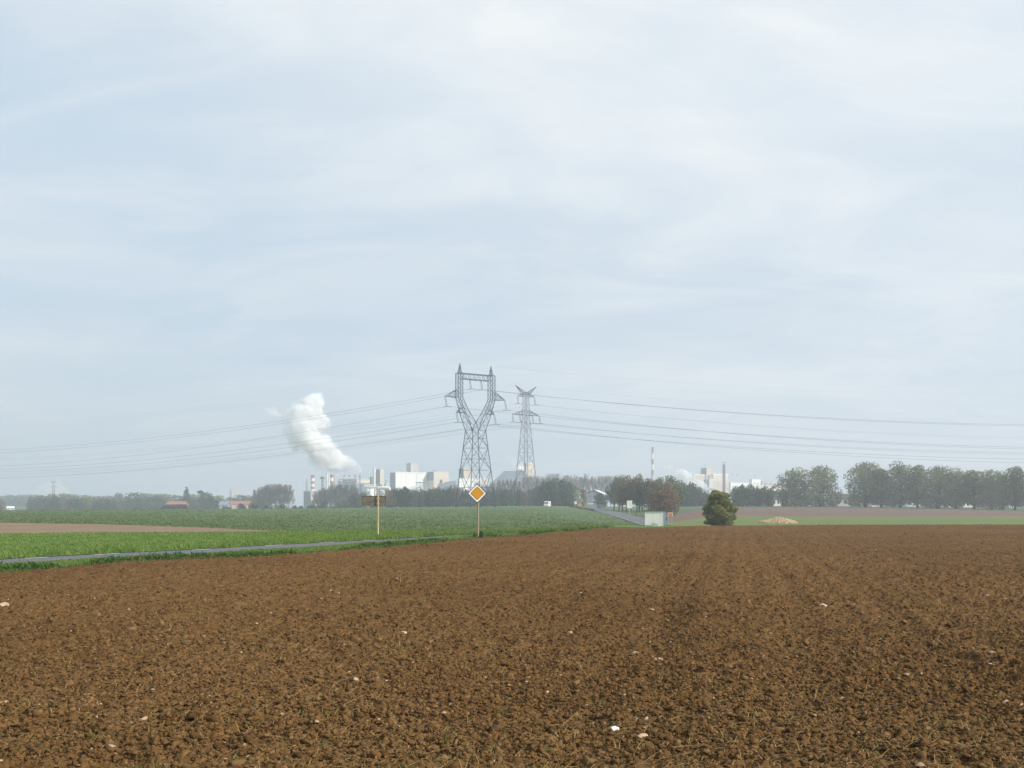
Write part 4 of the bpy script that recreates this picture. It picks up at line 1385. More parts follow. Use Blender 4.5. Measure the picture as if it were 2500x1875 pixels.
def cable(label, A, rowl, dl, rowr, dr, r=.036, kl=13.0, kr=9.0, over=1.7, m=None, group='cables of the near pylon', clamp=True):
    L, R = P(0, rowl, dl), P(2500, rowr, dr)
    pts = []
    for B, k_, rng in ((L, kl, np.linspace(over, 0, 36)), (R, kr, np.linspace(0, over, 36)[1:])):
        for t_ in rng:
            p = A + (B - A) * t_
            p.z = A.z + (B.z - A.z) * t_ + k_ * t_ * (t_ - 1)
            pts.append(p)
    t = MB().tube([p - A for p in pts], r, 5).build('power_cable', m or m_cable, None, loc=A)
    if clamp:
        u = (L - A).normalized(); v = (R - A).normalized()
        MB().tube([u * 1.5 + Vector((0, 0, -.18)), Vector((0, 0, -.02)), v * 1.5 + Vector((0, 0, -.18))], [.05, .12, .05], 6).build('clamp', m_glass_ins, t)
    return tag(t, label, 'power cable', group)


Lr = {'u': (1098, 1106), 'm': (1138, 1147), 'l': (1152, 1167)}
Rr = {'u': (1037, 1040), 'm': (1092, 1096), 'l': (1121, 1130)}
lab = {'u': 'upper', 'm': 'middle', 'l': 'lowest'}
cnt = {}
for nm, e in big_ends:
    i = cnt.get(nm, 0); cnt[nm] = i + 1
    where = {'u': ('first string under the bridge', 'second string under the bridge'), 'm': ('wide arm on the plume side', 'wide arm on the slender pylon side'), 'l': ('short arm on the plume side', 'short arm on the slender pylon side')}[nm][i]
    cable('dark power cable hung from the near pylon, %s' % where, e, Lr[nm][i], 450, Rr[nm][i], 330)
Lr = {'u': (1120, 1124), 'l': (1158, 1160, 1163, 1169)}
Rr = {'u': (1068, 1072), 'l': (1104, 1106, 1108, 1111)}
names = {'u': ('upper arm on the near side', 'upper arm on the far side'), 'l': ('lower arm outermost towards the near pylon', 'lower arm inner one towards the near pylon', 'lower arm inner one towards the chimney', 'lower arm outermost towards the chimney')}
cnt = {}
for nm, e in sl_ends:
    i = cnt.get(nm, 0); cnt[nm] = i + 1
    cable('thin grey power cable of the slender pylon, %s' % names[nm][i], e, Lr[nm][i], 505, Rr[nm][i], 365, r=.022, m=m_cable2, group='cables of the slender pylon')
cable('faint earth wire from the peak of the near pylon on the plume side', big_peaks[0], 1040, 450, 962, 330, r=.006, m=m_cable2, group='earth wires', clamp=False)
cable('faint earth wire from the peak of the near pylon by the slender one', big_peaks[1], 1046, 450, 968, 330, r=.006, m=m_cable2, group='earth wires', clamp=False)
cable('faint earth wire from the near tip of the slender pylon head', sl_peaks[0], 1085, 505, 1015, 365, r=.006, m=m_cable2, group='earth wires', clamp=False)
cable('faint earth wire from the far tip of the slender pylon head', sl_peaks[1], 1088, 505, 1018, 365, r=.006, m=m_cable2, group='earth wires', clamp=False)

# ------------------------------------------------------------------ trees
m_bark = M_plain('bark', (.085, .070, .055), (.055, .045, .035), 3, rough=.95)
m_bark_pale = M_plain('pale_bark', (.34, .32, .29), (.20, .18, .17), 1, rough=.95)
m_bark_grey = M_plain('grey_bark', (.15, .135, .125), (.10, .09, .085), 2, rough=.95)
LEAF = {
    'green': M_leaf('wood_leaves', [(0.036, 0.069, 0.033), (0.059, 0.102, 0.043), (0.091, 0.132, 0.053), (0.075, 0.116, 0.050)], .2, .12),
    'olive': M_leaf('olive_leaves', [(0.082, 0.108, 0.046), (0.133, 0.164, 0.063), (0.195, 0.205, 0.082), (0.152, 0.164, 0.073)], .25, .12),
    'dark': M_leaf('dark_leaves', [(0.018, 0.038, 0.021), (0.032, 0.056, 0.030), (0.048, 0.074, 0.038), (0.039, 0.060, 0.033)], .15, .12),
    'autumn': M_leaf('autumn_leaves', [(0.093, 0.082, 0.037), (0.146, 0.106, 0.047), (0.179, 0.120, 0.057), (0.128, 0.128, 0.052)], .25, .15),
    'willow': M_leaf('willow_leaves', [(0.109, 0.149, 0.082), (0.177, 0.223, 0.114), (0.258, 0.286, 0.149), (0.217, 0.217, 0.123)], .25, .15),
    'rust': M_leaf('rust_leaves', [(0.046, 0.074, 0.029), (0.081, 0.099, 0.035), (0.264, 0.101, 0.058), (0.348, 0.165, 0.048)], .25, .5),
    'bush': M_leaf('bush_leaves', [(.095, .120, .036), (.160, .188, .054), (.230, .240, .072), (.195, .205, .062)], .25, .45),
    'birch': M_leaf('birch_leaves', [(.10, .14, .09), (.22, .27, .20), (.50, .55, .48), (.14, .18, .10)], .25, .5),
    'scrub': M_leaf('scrub_twigs', [(.075, .062, .055), (.10, .085, .075), (.13, .095, .085), (.085, .085, .05)], .1, .3),
    'bare': M_leaf('bare_twigs', [(0.138, 0.124, 0.115), (0.190, 0.172, 0.161), (0.241, 0.218, 0.201), (0.172, 0.155, 0.149)], .1, .1),
}


def leaves(r_, blobs, n, size, elong=1.0, shell=.55):
    """leaf sprays spread through a crown made of many overlapping clumps"""
    B = np.array([list(c) + list(r) for c, r in blobs], float)
    wgt = (B[:, 3] * B[:, 4] * B[:, 5]) ** .75
    idx = r_.choice(len(B), n, p=wgt / wgt.sum())
    u = r_.standard_normal((n, 3)); u /= np.linalg.norm(u, axis=1)[:, None]
    rad = shell + (1.04 - shell) * r_.random(n) ** .8
    c = B[idx, :3] + u * B[idx, 3:] * rad[:, None]
    nrm = u * .7 + r_.standard_normal((n, 3)) * .7 + np.array([0, 0, .25])
    nrm /= np.linalg.norm(nrm, axis=1)[:, None]
    a = np.cross(nrm, r_.standard_normal((n, 3))); a /= np.linalg.norm(a, axis=1)[:, None]
    b = np.cross(nrm, a)
    s = size * r_.uniform(.55, 1.35, n)[:, None]
    a = a * s * elong; b = b * s * .62
    V = np.stack([c - a * .5, c + b * .5 - a * .08, c + a * .5, c - b * .5 + a * .08], 1)
    return V.reshape(-1, 3), np.arange(n * 4).reshape(-1, 4)


def crown_blobs(r_, H, W, lo, nb, flat=1.0, rough=.22):
    out = []
    for k in range(nb):
        f = (k + .5) / nb
        z = lo + (H - lo) * (.08 + .84 * f)
        e = math.sin(math.pi * min(1, max(0.0, (z - lo) / (H - lo))) ** .8) ** .6
        a = k * 2.4 + r_.uniform(-.5, .5)
        q = W * .5 * e * r_.uniform(.25, .70)
        rr_ = W * (.17 + rough * r_.random()) * (.65 + .35 * e)
        out.append(((math.cos(a) * q, math.sin(a) * q, z), (rr_, rr_, rr_ * .8 * flat)))
    return out


def limbs(r_, blobs, H, lo, tr, bend=.3):
    mb_ = MB()
    top = lo + (H - lo) * .55
    x1, y1 = r_.uniform(-bend, bend, 2)
    sp = [(0, 0, -.4), (x1 * .3, y1 * .3, top * .35), (x1, y1, top * .7), (x1 * 1.1, y1 * .7, top)]
    mb_.tube(sp, [tr * 1.35, tr, tr * .75, tr * .4], 8)
    for (c, r) in blobs:
        s = Vector((x1 * .6, y1 * .6, max(lo * .55, c[2] * .45)))
        e = Vector(c)
        mid = s.lerp(e, .5) + Vector((r_.uniform(-.3, .3), r_.uniform(-.3, .3), r_.uniform(0, .4)))
        mb_.tube([s, mid, e], [tr * .42, tr * .25, tr * .08], 5)
    return mb_


PROTO = {}


def proto(key, name, H, W, lo, nb, n, size, leaf, tr, seed, flat=1.0, bark=None, elong=1.0, shell=.55, blobs=None, rough=.22):
    r_ = np.random.default_rng(seed)
    bl = blobs(r_) if blobs else crown_blobs(r_, H, W, lo, nb, flat, rough)
    v, f = leaves(r_, bl, n, size, elong, shell)
    v[:, 2] *= 1
    zmax = np.percentile(v[:, 2], 99.7); wx = np.percentile(v[:, 0], 99) - np.percentile(v[:, 0], 1)
    v[:, 2] = np.where(v[:, 2] < .1, .1 + r_.random(len(v)) * .3, v[:, 2])
    PROTO[key] = dict(name=name, tm=limbs(r_, bl, H, lo, tr), lv=(v, f), H=zmax, W=wx, leaf=LEAF[leaf], bark=bark or m_bark, data=None)


def tree(key, px, top, d, wpx, label, group, base=None, name=None, rz=None, leaf=None):
    pr = PROTO[key]
    pos = on_ground(px, d, -.1 if d < 400 and key not in ('hedge_a', 'hedge_b') else -1.3)
    if base is not None:
        pos = P(px, base, d)
    H = row_z(top, d) - pos.z
    sz = H / pr['H']; sx = wpx * d / FPX / pr['W']
    t = thing(name or pr['name'], label, 'tree' if 'bush' not in pr['name'] and 'scrub' not in pr['name'] else 'bush', pos, random.uniform(0, 6.28) if rz is None else rz, group, (sx, sx, sz))
    if pr['data'] is None:
        a = pr['tm'].build('trunk', pr['bark'], t)
        b = mesh_np('crown', *pr['lv'], pr['leaf'], t)
        pr['data'] = (a.data, b.data)
    else:
        link_mesh('trunk', pr['data'][0], None, t)
        link_mesh('crown', pr['data'][1], None, t)
    return t


proto('wood_a', 'wood_tree', 11, 9.5, 1.0, 13, 1500, .95, 'green', .28, 11)
proto('wood_b', 'wood_tree', 11, 8.5, .8, 12, 1400, .95, 'olive', .26, 12)
proto('wood_c', 'wood_tree', 11, 9.0, .8, 13, 1500, .95, 'dark', .28, 13)
proto('wood_d', 'wood_tree', 11, 8.5, 1.0, 12, 1300, .9, 'autumn', .26, 14)
proto('hedge_a', 'hedge_tree', 9, 6.5, .3, 13, 2200, .62, 'dark', .22, 15)
proto('hedge_b', 'hedge_tree', 9, 6.0, .3, 12, 2000, .60, 'green', .2, 16)
proto('hedge_c', 'hedge_tree', 9, 6.0, .4, 12, 1700, .58, 'autumn', .2, 17)
proto('big_a', 'field_tree', 18, 15, .2, 27, 4800, .80, 'willow', .50, 18, rough=.12)
proto('big_b', 'field_tree', 18, 14, .5, 25, 4400, .80, 'willow', .48, 19, rough=.13)
proto('big_c', 'field_tree', 18, 13, .8, 23, 4100, .78, 'olive', .45, 20, rough=.12)
proto('road_a', 'roadside_tree', 11, 7, 2.4, 15, 3000, .46, 'olive', .22, 21, rough=.14)
proto('road_b', 'roadside_tree', 11, 6.5, 2.4, 15, 2800, .46, 'autumn', .22, 22, rough=.14)
proto('road_c', 'roadside_tree', 11, 7, 2.2, 15, 3000, .46, 'green', .22, 23, rough=.14)
proto('rust', 'rust_tree', 6.4, 6.6, .3, 16, 3800, .36, 'rust', .16, 24, rough=.14)
def bush_blobs(r_):
    out = []
    for z, hw in ((.35, 1.45), (.9, 1.95), (1.6, 2.15), (2.3, 2.15), (3.0, 2.0), (3.7, 1.65), (4.3, 1.2), (4.75, .6)):
        n = 3 + int(hw * 2.6)
        for k in range(n):
            a = 2 * math.pi * (k + r_.random()) / n
            q = hw * r_.uniform(.35, .82)
            rr_ = r_.uniform(.38, .78) * (.55 + .25 * hw)
            out.append(((math.cos(a) * q - .08 * (z - 2), math.sin(a) * q, z + r_.uniform(-.35, .35)), (rr_, rr_, rr_ * .8)))
    return out


proto('bush', 'round_bush', 5.0, 4.2, .1, 22, 15000, .20, 'bush', .12, 25, elong=1.35, shell=.62, blobs=bush_blobs)
proto('scrub', 'scrub_bush', 2.0, 3.2, .05, 9, 900, .32, 'scrub', .06, 26)
proto('scrub_g', 'scrub_bush', 2.0, 3.0, .05, 9, 900, .34, 'dark', .06, 27)
proto('birch', 'birch_tree', 6.5, 4.0, .9, 11, 900, .42, 'birch', .09, 28, bark=m_bark_pale, rough=.12)


def conifer_blobs(r_):
    return [((r_.uniform(-.2, .2) + math.cos(k * 2.4) * .35 * (1 - k / 17), math.sin(k * 2.4) * .35 * (1 - k / 17), 1.0 + k * .76), (3.0 * (1 - k / 17.5) + .18, 3.0 * (1 - k / 17.5) + .18, .42)) for k in range(17)]


proto('conifer', 'spruce_tree', 14, 6.5, .8, 17, 2200, .75, 'dark', .25, 29, blobs=conifer_blobs, shell=.3)


def tall_blobs(r_):
    return [((r_.uniform(-.3, .3), r_.uniform(-.3, .3), 10.3), (1.6, 1.6, .9)), ((.9, 0, 9.6), (1.1, 1.1, .6)), ((-.8, .2, 9.8), (1.0, 1.0, .6))]


proto('tuft', 'pine_tree', 11, 3, 9, 3, 420, .55, 'dark', .14, 30, blobs=tall_blobs)


def bare_tree(key, name, H, W, nmain, ntw, seed, bark, spread=1.0, twig=.055):
    """trunk with ascending limbs (trunk) and a brush of fine twigs (crown)"""
    r_ = np.random.default_rng(seed)
    mb_ = MB()
    mb_.tube([(0, 0, -.4), (.15, .1, H * .35), (-.1, .1, H * .7), (0, 0, H * .97)], [.34, .25, .14, .03], 7)
    tips = []
    for k in range(nmain):
        z0 = H * r_.uniform(.12, .72); a = k * 2.4 + r_.uniform(-.4, .4)
        q = W * .5 * r_.uniform(.45, 1.0) * spread * (1 - .45 * z0 / H)
        z1 = min(H * .98, z0 + H * r_.uniform(.2, .42))
        p0 = Vector((0, 0, z0)); p2 = Vector((math.cos(a) * q, math.sin(a) * q, z1)); p1 = p0.lerp(p2, .5) + Vector((math.cos(a) * q * .18, math.sin(a) * q * .18, -.05 * H))
        mb_.tube([p0, p1, p2], [.12, .08, .03], 5)
        tips += [(p1, p2)] * 2
    V, F = [], []
    for k in range(ntw):
        p1, p2 = tips[k % len(tips)]
        s = p1.lerp(p2, r_.random())
        L = H * r_.uniform(.06, .17)
        dv = Vector((s.x * .25 + r_.normal(0, .5), s.y * .25 + r_.normal(0, .5), r_.uniform(.7, 1.8))).normalized()
        e = s + dv * L
        if e.z > H * 1.02: e.z = H * 1.02
        sd = dv.orthogonal().normalized(); sd.rotate(Matrix.Rotation(r_.uniform(0, 6.28), 3, dv))
        n = len(V)
        V += [tuple(s - sd * twig), tuple(s + sd * twig), tuple(e + sd * twig * .3), tuple(e - sd * twig * .3)]
        F.append((n, n + 1, n + 2, n + 3))
    PROTO[key] = dict(name=name, tm=mb_, lv=(np.array(V), np.array(F)), H=H * 1.0, W=W, leaf=LEAF['bare'], bark=bark, data=None)


bare_tree('poplar_a', 'bare_poplar', 20, 3.6, 16, 700, 31, m_bark_pale, 1.0, .05)
bare_tree('poplar_b', 'bare_poplar', 20, 4.2, 18, 760, 32, m_bark_pale, 1.0, .05)
bare_tree('willow_a', 'bare_tree', 15, 12, 40, 4200, 33, m_bark_grey, 1.25, .06)
bare_tree('willow_b', 'bare_tree', 15, 10, 36, 3800, 34, m_bark_grey, 1.25, .06)

rs = random.Random(11)
# the hazy wood beyond the crest, two ranks deep
WL = {'wood_a': 'green bushy tree in the hazy wood beyond the crop field', 'wood_b': 'olive bushy tree in the hazy wood beyond the crop field', 'wood_c': 'dark bushy tree in the hazy wood beyond the crop field', 'wood_d': 'brownish autumn tree in the hazy wood beyond the crop field'}
px = -230.0
while px < 660:
    top = float(np.interp(px, [-200, 0, 60, 130, 240, 320, 345, 400, 450, 470, 520, 560, 600, 660], [1208, 1211, 1210, 1206, 1208, 1205, 1203, 1209, 1210, 1207, 1206, 1211, 1212, 1213])) + rs.uniform(-3, 4)
    key = rs.choice(['wood_a', 'wood_a', 'wood_b', 'wood_c', 'wood_d'])
    tree(key, px, top, rs.uniform(740, 830) if px > 95 or px < -5 else rs.uniform(1050, 1150), rs.uniform(32, 46), WL[key], 'trees of the hazy wood')
    px += rs.uniform(17, 27)
px = -220.0
while px < 640:
    if not (5 < px < 62) and not (398 < px < 455) and not (540 < px < 625):
        top = float(np.interp(px, [-200, 100, 250, 470, 560, 640], [1217, 1216, 1217, 1216, 1222, 1224])) + rs.uniform(-5, 5)
        key = rs.choice(['wood_a', 'wood_c', 'wood_c', 'wood_b', 'wood_d'])
        tree(key, px, top, rs.uniform(610, 680), rs.uniform(26, 40), WL[key], 'trees of the hazy wood')
    px += rs.uniform(17, 26)
tree('conifer', 456, 1190, 690, 32, 'dark pointed spruce standing taller than the hazy wood', None)
tree('tuft', 490, 1197, 690, 16, 'thin tree with a single tuft on top, beside the pointed spruce', None)
tree('wood_c', 508, 1203, 640, 36, 'dark round tree between the tufted tree and the long red roof', None)
for px, top, wd in ((555, 1237, 22), (590, 1229, 18), (619, 1232, 20), (651, 1234, 15), (663, 1237, 8), (687, 1232, 26), (720, 1234, 12), (735, 1235, 12), (760, 1234, 24), (428, 1232, 28), (412, 1232.5, 22), (444, 1231, 22), (402, 1234, 18), (452, 1231, 16), (783, 1233, 22), (812, 1236, 26), (838, 1234, 24)):
    tree('scrub_g', px, top, 470, wd, 'low dark bush on the crest in front of the red roofs and boiler house', 'bushes on the crest')
for px, top, wd, k_ in ((629, 1196, 26, 'willow_b'), (650, 1187, 32, 'willow_a'), (672, 1182, 34, 'willow_b'), (694, 1184, 30, 'willow_a'), (640, 1190, 30, 'willow_a'), (660, 1184, 34, 'willow_b'), (684, 1183, 32, 'willow_a'), (704, 1185, 26, 'willow_b')):
    tree(k_, px, top, 620, wd, 'bare grey tree of the clump between the long red roof and boiler house', 'bare trees before the boiler house')
for px, top, wd, k_ in ((798, 1192, 30, 'willow_a'), (816, 1186, 32, 'willow_b'), (838, 1183, 34, 'willow_b'), (858, 1186, 30, 'willow_b'), (784, 1198, 26, 'willow_a'), (776, 1200, 26, 'willow_b'), (790, 1196, 26, 'willow_a'), (806, 1190, 30, 'willow_b'), (828, 1184, 34, 'willow_a'), (850, 1184, 32, 'willow_b'), (868, 1190, 26, 'willow_a')):
    tree(k_, px, top, 600, wd, 'bare grey tree in front of the pipe rack and stacks', 'bare trees before the pipe rack')
for px, top, wd, k_ in ((764, 1220, 14, 'hedge_c'), (792, 1221, 16, 'hedge_a'), (846, 1216, 30, 'hedge_b'), (868, 1203, 28, 'hedge_a'), (888, 1201, 26, 'hedge_b'), (828, 1222, 22, 'hedge_b'), (905, 1210, 26, 'hedge_a'), (925, 1209, 26, 'hedge_c'), (942, 1208, 26, 'hedge_b')):
    tree(k_, px, top, rs.uniform(500, 540), wd, {'hedge_a': 'dark tree near the back of the road sign', 'hedge_b': 'green tree near the back of the road sign', 'hedge_c': 'brownish tree near the back of the road sign'}[k_], 'trees behind the road sign')
HL = {'hedge_a': 'dark tree in the dense hedge under the white halls', 'hedge_b': 'green tree in the dense hedge under the white halls', 'hedge_c': 'brown autumn tree in the dense hedge under the white halls'}
px = 952.0
while px < 1312:
    top = float(np.interp(px, [950, 975, 990, 1010, 1060, 1068, 1085, 1120, 1150, 1200, 1222, 1240, 1300, 1312], [1198, 1189, 1192, 1197, 1193, 1186, 1193, 1192, 1196, 1200, 1192, 1197, 1196, 1190])) + rs.uniform(-2, 3)
    key = rs.choice(['hedge_a', 'hedge_a', 'hedge_a', 'hedge_b', 'hedge_c'])
    tree(key, px, top, rs.uniform(440, 500), rs.uniform(24, 34), HL[key], 'trees of the dense hedge')
    px += rs.uniform(9, 13)
for px, top, wd in ((1206, 1180, 24), (1226, 1172, 30), (1246, 1170, 32), (1262, 1176, 26), (1196, 1188, 22), (1108, 1184, 26), (1092, 1188, 22)):
    tree('willow_a' if wd > 28 else 'willow_b', px, top, 560, wd, 'bare grey bushy tree in front of the huge dark barn', 'bare trees before the barn')
for px, top, wd, k_ in ((1312, 1186, 32, 'hedge_b'), (1332, 1176, 38, 'hedge_a'), (1352, 1168, 44, 'hedge_b'), (1374, 1171, 40, 'hedge_a'), (1392, 1178, 34, 'hedge_b'), (1408, 1188, 28, 'hedge_c'), (1345, 1195, 40, 'hedge_a'), (1322, 1206, 34, 'hedge_a'), (1375, 1198, 40, 'hedge_a'), (1398, 1204, 30, 'hedge_b'), (1424, 1194, 18, 'hedge_c')):
    tree(k_, px, top, rs.uniform(425, 455), wd, {'hedge_a': 'dark tall tree of the clump beside the slender pylon', 'hedge_b': 'green tall tree of the clump beside the slender pylon', 'hedge_c': 'yellowing tree at the edge of the clump beside the slender pylon'}[k_], 'clump beside the slender pylon')
tree('birch', 1411, 1196, 420, 22, 'small silvery birch with white leaves beside the grey hangar', None)
tree('hedge_a', 1467, 1204, 440, 31, 'dark round tree standing before the grey hangar', None)
px = 1282.0
while px < 1520:
    tree(rs.choice(['poplar_a', 'poplar_b']), px, 1163 + rs.uniform(-6, 7), rs.uniform(630, 690), rs.uniform(12, 19), 'bare pale poplar in the row behind the grey hangar', 'row of bare poplars')
    px += rs.uniform(6.5, 10)
RLB = {'road_a': 'olive leafy tree on a bare trunk beside the country road', 'road_b': 'brown autumn tree on a bare trunk beside the country road', 'road_c': 'green leafy tree on a bare trunk beside the country road'}
for px, top, wd, k_, d in ((1499, 1176, 34, 'road_c', 335), (1512, 1164, 36, 'road_a', 330), (1530, 1161, 38, 'road_a', 320), (1541, 1170, 34, 'road_b', 315), (1555, 1158, 34, 'road_b', 312), (1568, 1170, 34, 'road_c', 306), (1583, 1168, 36, 'road_b', 300), (1598, 1172, 34, 'road_b', 296), (1612, 1166, 36, 'road_a', 292), (1640, 1162, 40, 'road_a', 296), (1656, 1172, 32, 'road_c', 300), (1626, 1176, 34, 'road_b', 290), (1520, 1186, 32, 'road_b', 318), (1560, 1188, 34, 'road_c', 304), (1590, 1192, 34, 'road_c', 290)):
    tree(k_, px, top, d, wd, RLB[k_], 'trees beside the country road')
tree('rust', 1622, 1194, 240, 72, 'low spreading tree with red and rust leaves above the shelter', None)
for px, top, wd, k_ in ((1672, 1180, 34, 'hedge_b'), (1690, 1178, 32, 'hedge_a'), (1706, 1190, 30, 'hedge_b'), (1722, 1202, 28, 'hedge_a'), (1660, 1200, 30, 'hedge_a'), (1684, 1206, 34, 'hedge_a'), (1712, 1211, 30, 'hedge_a'), (1736, 1208, 24, 'hedge_b')):
    tree(k_, px, top, rs.uniform(410, 440), wd, {'hedge_a': 'dark hazy tree between the rust leaved tree and the round bush', 'hedge_b': 'green hazy tree between the rust leaved tree and the round bush'}[k_], 'hazy trees before the steam')
tree('bush', 1756, 1199, 122, 82, 'large leafy green bush alone at the far edge of the ploughed field', None, rz=1.0)
for px, top, wd, k_ in ((1796, 1188, 30, 'hedge_b'), (1814, 1184, 32, 'hedge_a'), (1833, 1183, 32, 'hedge_b'), (1850, 1190, 24, 'hedge_a'), (1866, 1187, 26, 'hedge_b'), (1880, 1192, 20, 'hedge_a'), (1914, 1196, 22, 'hedge_a'), (1806, 1208, 36, 'hedge_a'), (1834, 1210, 34, 'hedge_b')):
    tree(k_, px, top, rs.uniform(395, 415), wd, {'hedge_a': 'dark green hedge tree between the brick chimney and the large field trees', 'hedge_b': 'mid green hedge tree between the brick chimney and the large field trees'}[k_], 'hedge before the cream works')
BL = ['first large tree of the field row, next to the house with a dark roof', 'broad second tree of the field row, leaning over the white house', 'third large tree of the field row, after the gap', 'fourth large tree of the field row, lower than its neighbours', 'fifth large tree of the field row, rounded and tall', 'sixth large tree of the field row, narrow', 'seventh large tree of the field row, broad', 'eighth large tree of the field row', 'ninth large tree of the field row, slightly lower', 'tenth large tree of the field row', 'eleventh large tree of the field row, low', 'last large tree in view of the field row, tall and narrow']
BT = [(1941, 1143, 82, 'big_b', 405), (2002, 1138, 80, 'big_a', 400), (2113, 1129, 86, 'big_a', 392), (2152, 1146, 66, 'big_c', 386), (2199, 1128, 72, 'big_b', 381), (2240, 1137, 50, 'big_c', 376), (2290, 1139, 84, 'big_a', 369), (2334, 1144, 62, 'big_b', 363), (2378, 1149, 62, 'big_c', 356), (2420, 1148, 62, 'big_a', 350), (2448, 1152, 48, 'big_b', 344), (2478, 1141, 52, 'big_c', 340)]
for (px, top, wd, k_, d), lb in zip(BT, BL):
    tree(k_, px, top, d, wd, lb, 'large trees along the far field')
for px, top, wd, d in ((2540, 1146, 66, 334), (2600, 1150, 66, 328), (2660, 1144, 66, 322)):
    tree('big_a', px, top, d, wd, 'large tree of the field row beyond the picture edge', 'large trees along the far field')
for px, top, wd in ((2062, 1212, 30), (1930, 1205, 40), (1968, 1212, 36), (2040, 1214, 34), (2085, 1206, 40), (2135, 1205, 44), (2180, 1208, 40), (2222, 1206, 40), (2262, 1204, 44), (2312, 1210, 40), (2356, 1206, 40), (2400, 1210, 44), (2440, 1208, 40), (2495, 1204, 44), (2530, 1206, 44)):
    tree(rs.choice(['hedge_a', 'hedge_b']), px, top, rs.uniform(470, 500), wd, 'dark tree behind the white houses and the large field trees', 'trees behind the white houses')
for px, top, wd, d in ((1418, 1239, 16, 330), (1430, 1240.5, 16, 315), (1441, 1242, 16, 300), (1450, 1246, 16, 285), (1395, 1236, 14, 360), (1408, 1236, 14, 350)):
    tree('scrub', px, top, d, wd, 'low brown scrub along the near side of the country road', 'scrub by the country road')
for px, top, wd, d in ((1174, 1296, 9, 47.0), (1158.5, 1300, 5, 47.5)):
    tree('scrub_g', px, top, d, wd, 'small dark weed bush at the foot of the diamond sign' if wd > 6 else 'tiny weed bush against the diamond sign post', None)

# ------------------------------------------------------------------ road signs near the camera
m_sign_white = M_plain('sign_white', (.78, .78, .75), (.70, .70, .67), 6, rough=.4, spec=.4)
m_sign_amber = M_plain('sign_amber', (.58, .265, .006), (.50, .22, .005), 5, rough=.4, spec=.4)
m_sign_black = M_plain('sign_black', (.025, .025, .028), (.02, .02, .022), 5, rough=.5)
m_sign_back = M_plain('sign_back_grey', (.20, .175, .145), (.155, .135, .11), 3, rough=.6, streak=.3)
m_post = M_plain('sign_post_tan', (.31, .26, .20), (.24, .195, .15), 4, rough=.7, streak=.2)
m_post_y = M_plain('sign_post_yellow', (.46, .37, .21), (.36, .26, .14), 4, rough=.7, streak=.2)
m_rim = M_plain('sign_rim', (.42, .40, .35), (.32, .30, .26), 3, rough=.5)
m_backrim = M_plain('sign_back_edge', (.13, .11, .09), (.20, .175, .145), 2, rough=.6)


def rounded_diamond(s, r, n=6):
    """corner-standing square of half diagonal s with corners rounded by r, in the xz plane"""
    pts = []
    h = s / math.sqrt(2)
    for q, (cx_, cz_) in enumerate(((h - r, -h + r), (h - r, h - r), (-h + r, h - r), (-h + r, -h + r))):
        for k in range(n + 1):
            a = -math.pi / 2 + q * math.pi / 2 + k / n * math.pi / 2
            pts.append((cx_ + r * math.cos(a), cz_ + r * math.sin(a)))
    c = math.cos(math.pi / 4)
    return [(x * c - z * c, x * c + z * c) for x, z in pts]


def ring_prism(outer, inner, y0, y1):
    n = len(outer)
    vs = [(x, y0, z) for x, z in outer] + [(x, y0, z) for x, z in inner] + [(x, y1, z) for x, z in outer] + [(x, y1, z) for x, z in inner]
    fs = []
    for i in range(n):
        j = (i + 1) % n
        fs += [(i, j, n + j, n + i), (2 * n + j, 2 * n + i, 3 * n + i, 3 * n + j), (i, 2 * n + i, 2 * n + j, j), (n + j, 3 * n + j, 3 * n + i, n + i)]
    return MB().add(vs, fs)


d_ = 48.0
k_ = d_ / FPX
gp = on_ground(1167.2, d_)
t = thing('diamond_sign', 'priority road sign, an amber diamond with a wide white border on a tan post', 'road sign', gp, math.radians(4))
zc_ = row_z(1204.2, d_) - gp.z
xo_ = (1165.2 - 1167.2) * k_
ptop = zc_ + .42
MB().beam((0, .05, -.3), (.0, .05, ptop), .048, 12).build('post', m_post, t, smooth=False)
S_ = 24.2 * k_
pl = ring_prism(rounded_diamond(S_, .06), rounded_diamond(S_ * .93, .055), -.030, .0).xform(Matrix.Translation((xo_, 0, zc_))).build('panel_rim', m_sign_black, t)
body = MB().prism(rounded_diamond(S_ * .985, .058), -.004, .02).xform(Matrix.Translation((xo_, .0, zc_))).build('panel', m_sign_back, t)
MB().prism(rounded_diamond(S_ * .925, .055), -.016, -.008).xform(Matrix.Translation((xo_, 0, zc_))).build('white_face', m_sign_white, body)
ring_prism(rounded_diamond(S_ * .70, .03), rounded_diamond(S_ * .655, .028), -.024, -.0165).xform(Matrix.Translation((xo_, 0, zc_))).build('black_line', m_sign_black, body)
MB().prism(rounded_diamond(S_ * .652, .028), -.0245, -.0168).xform(Matrix.Translation((xo_, 0, zc_))).build('amber_face', m_sign_amber, body)
for dz in (-.28, .28):
    MB().box(xo_ - .16, xo_ + .16, .022, .10, zc_ + dz - .02, zc_ + dz + .02).build('clamp', m_rim, t)

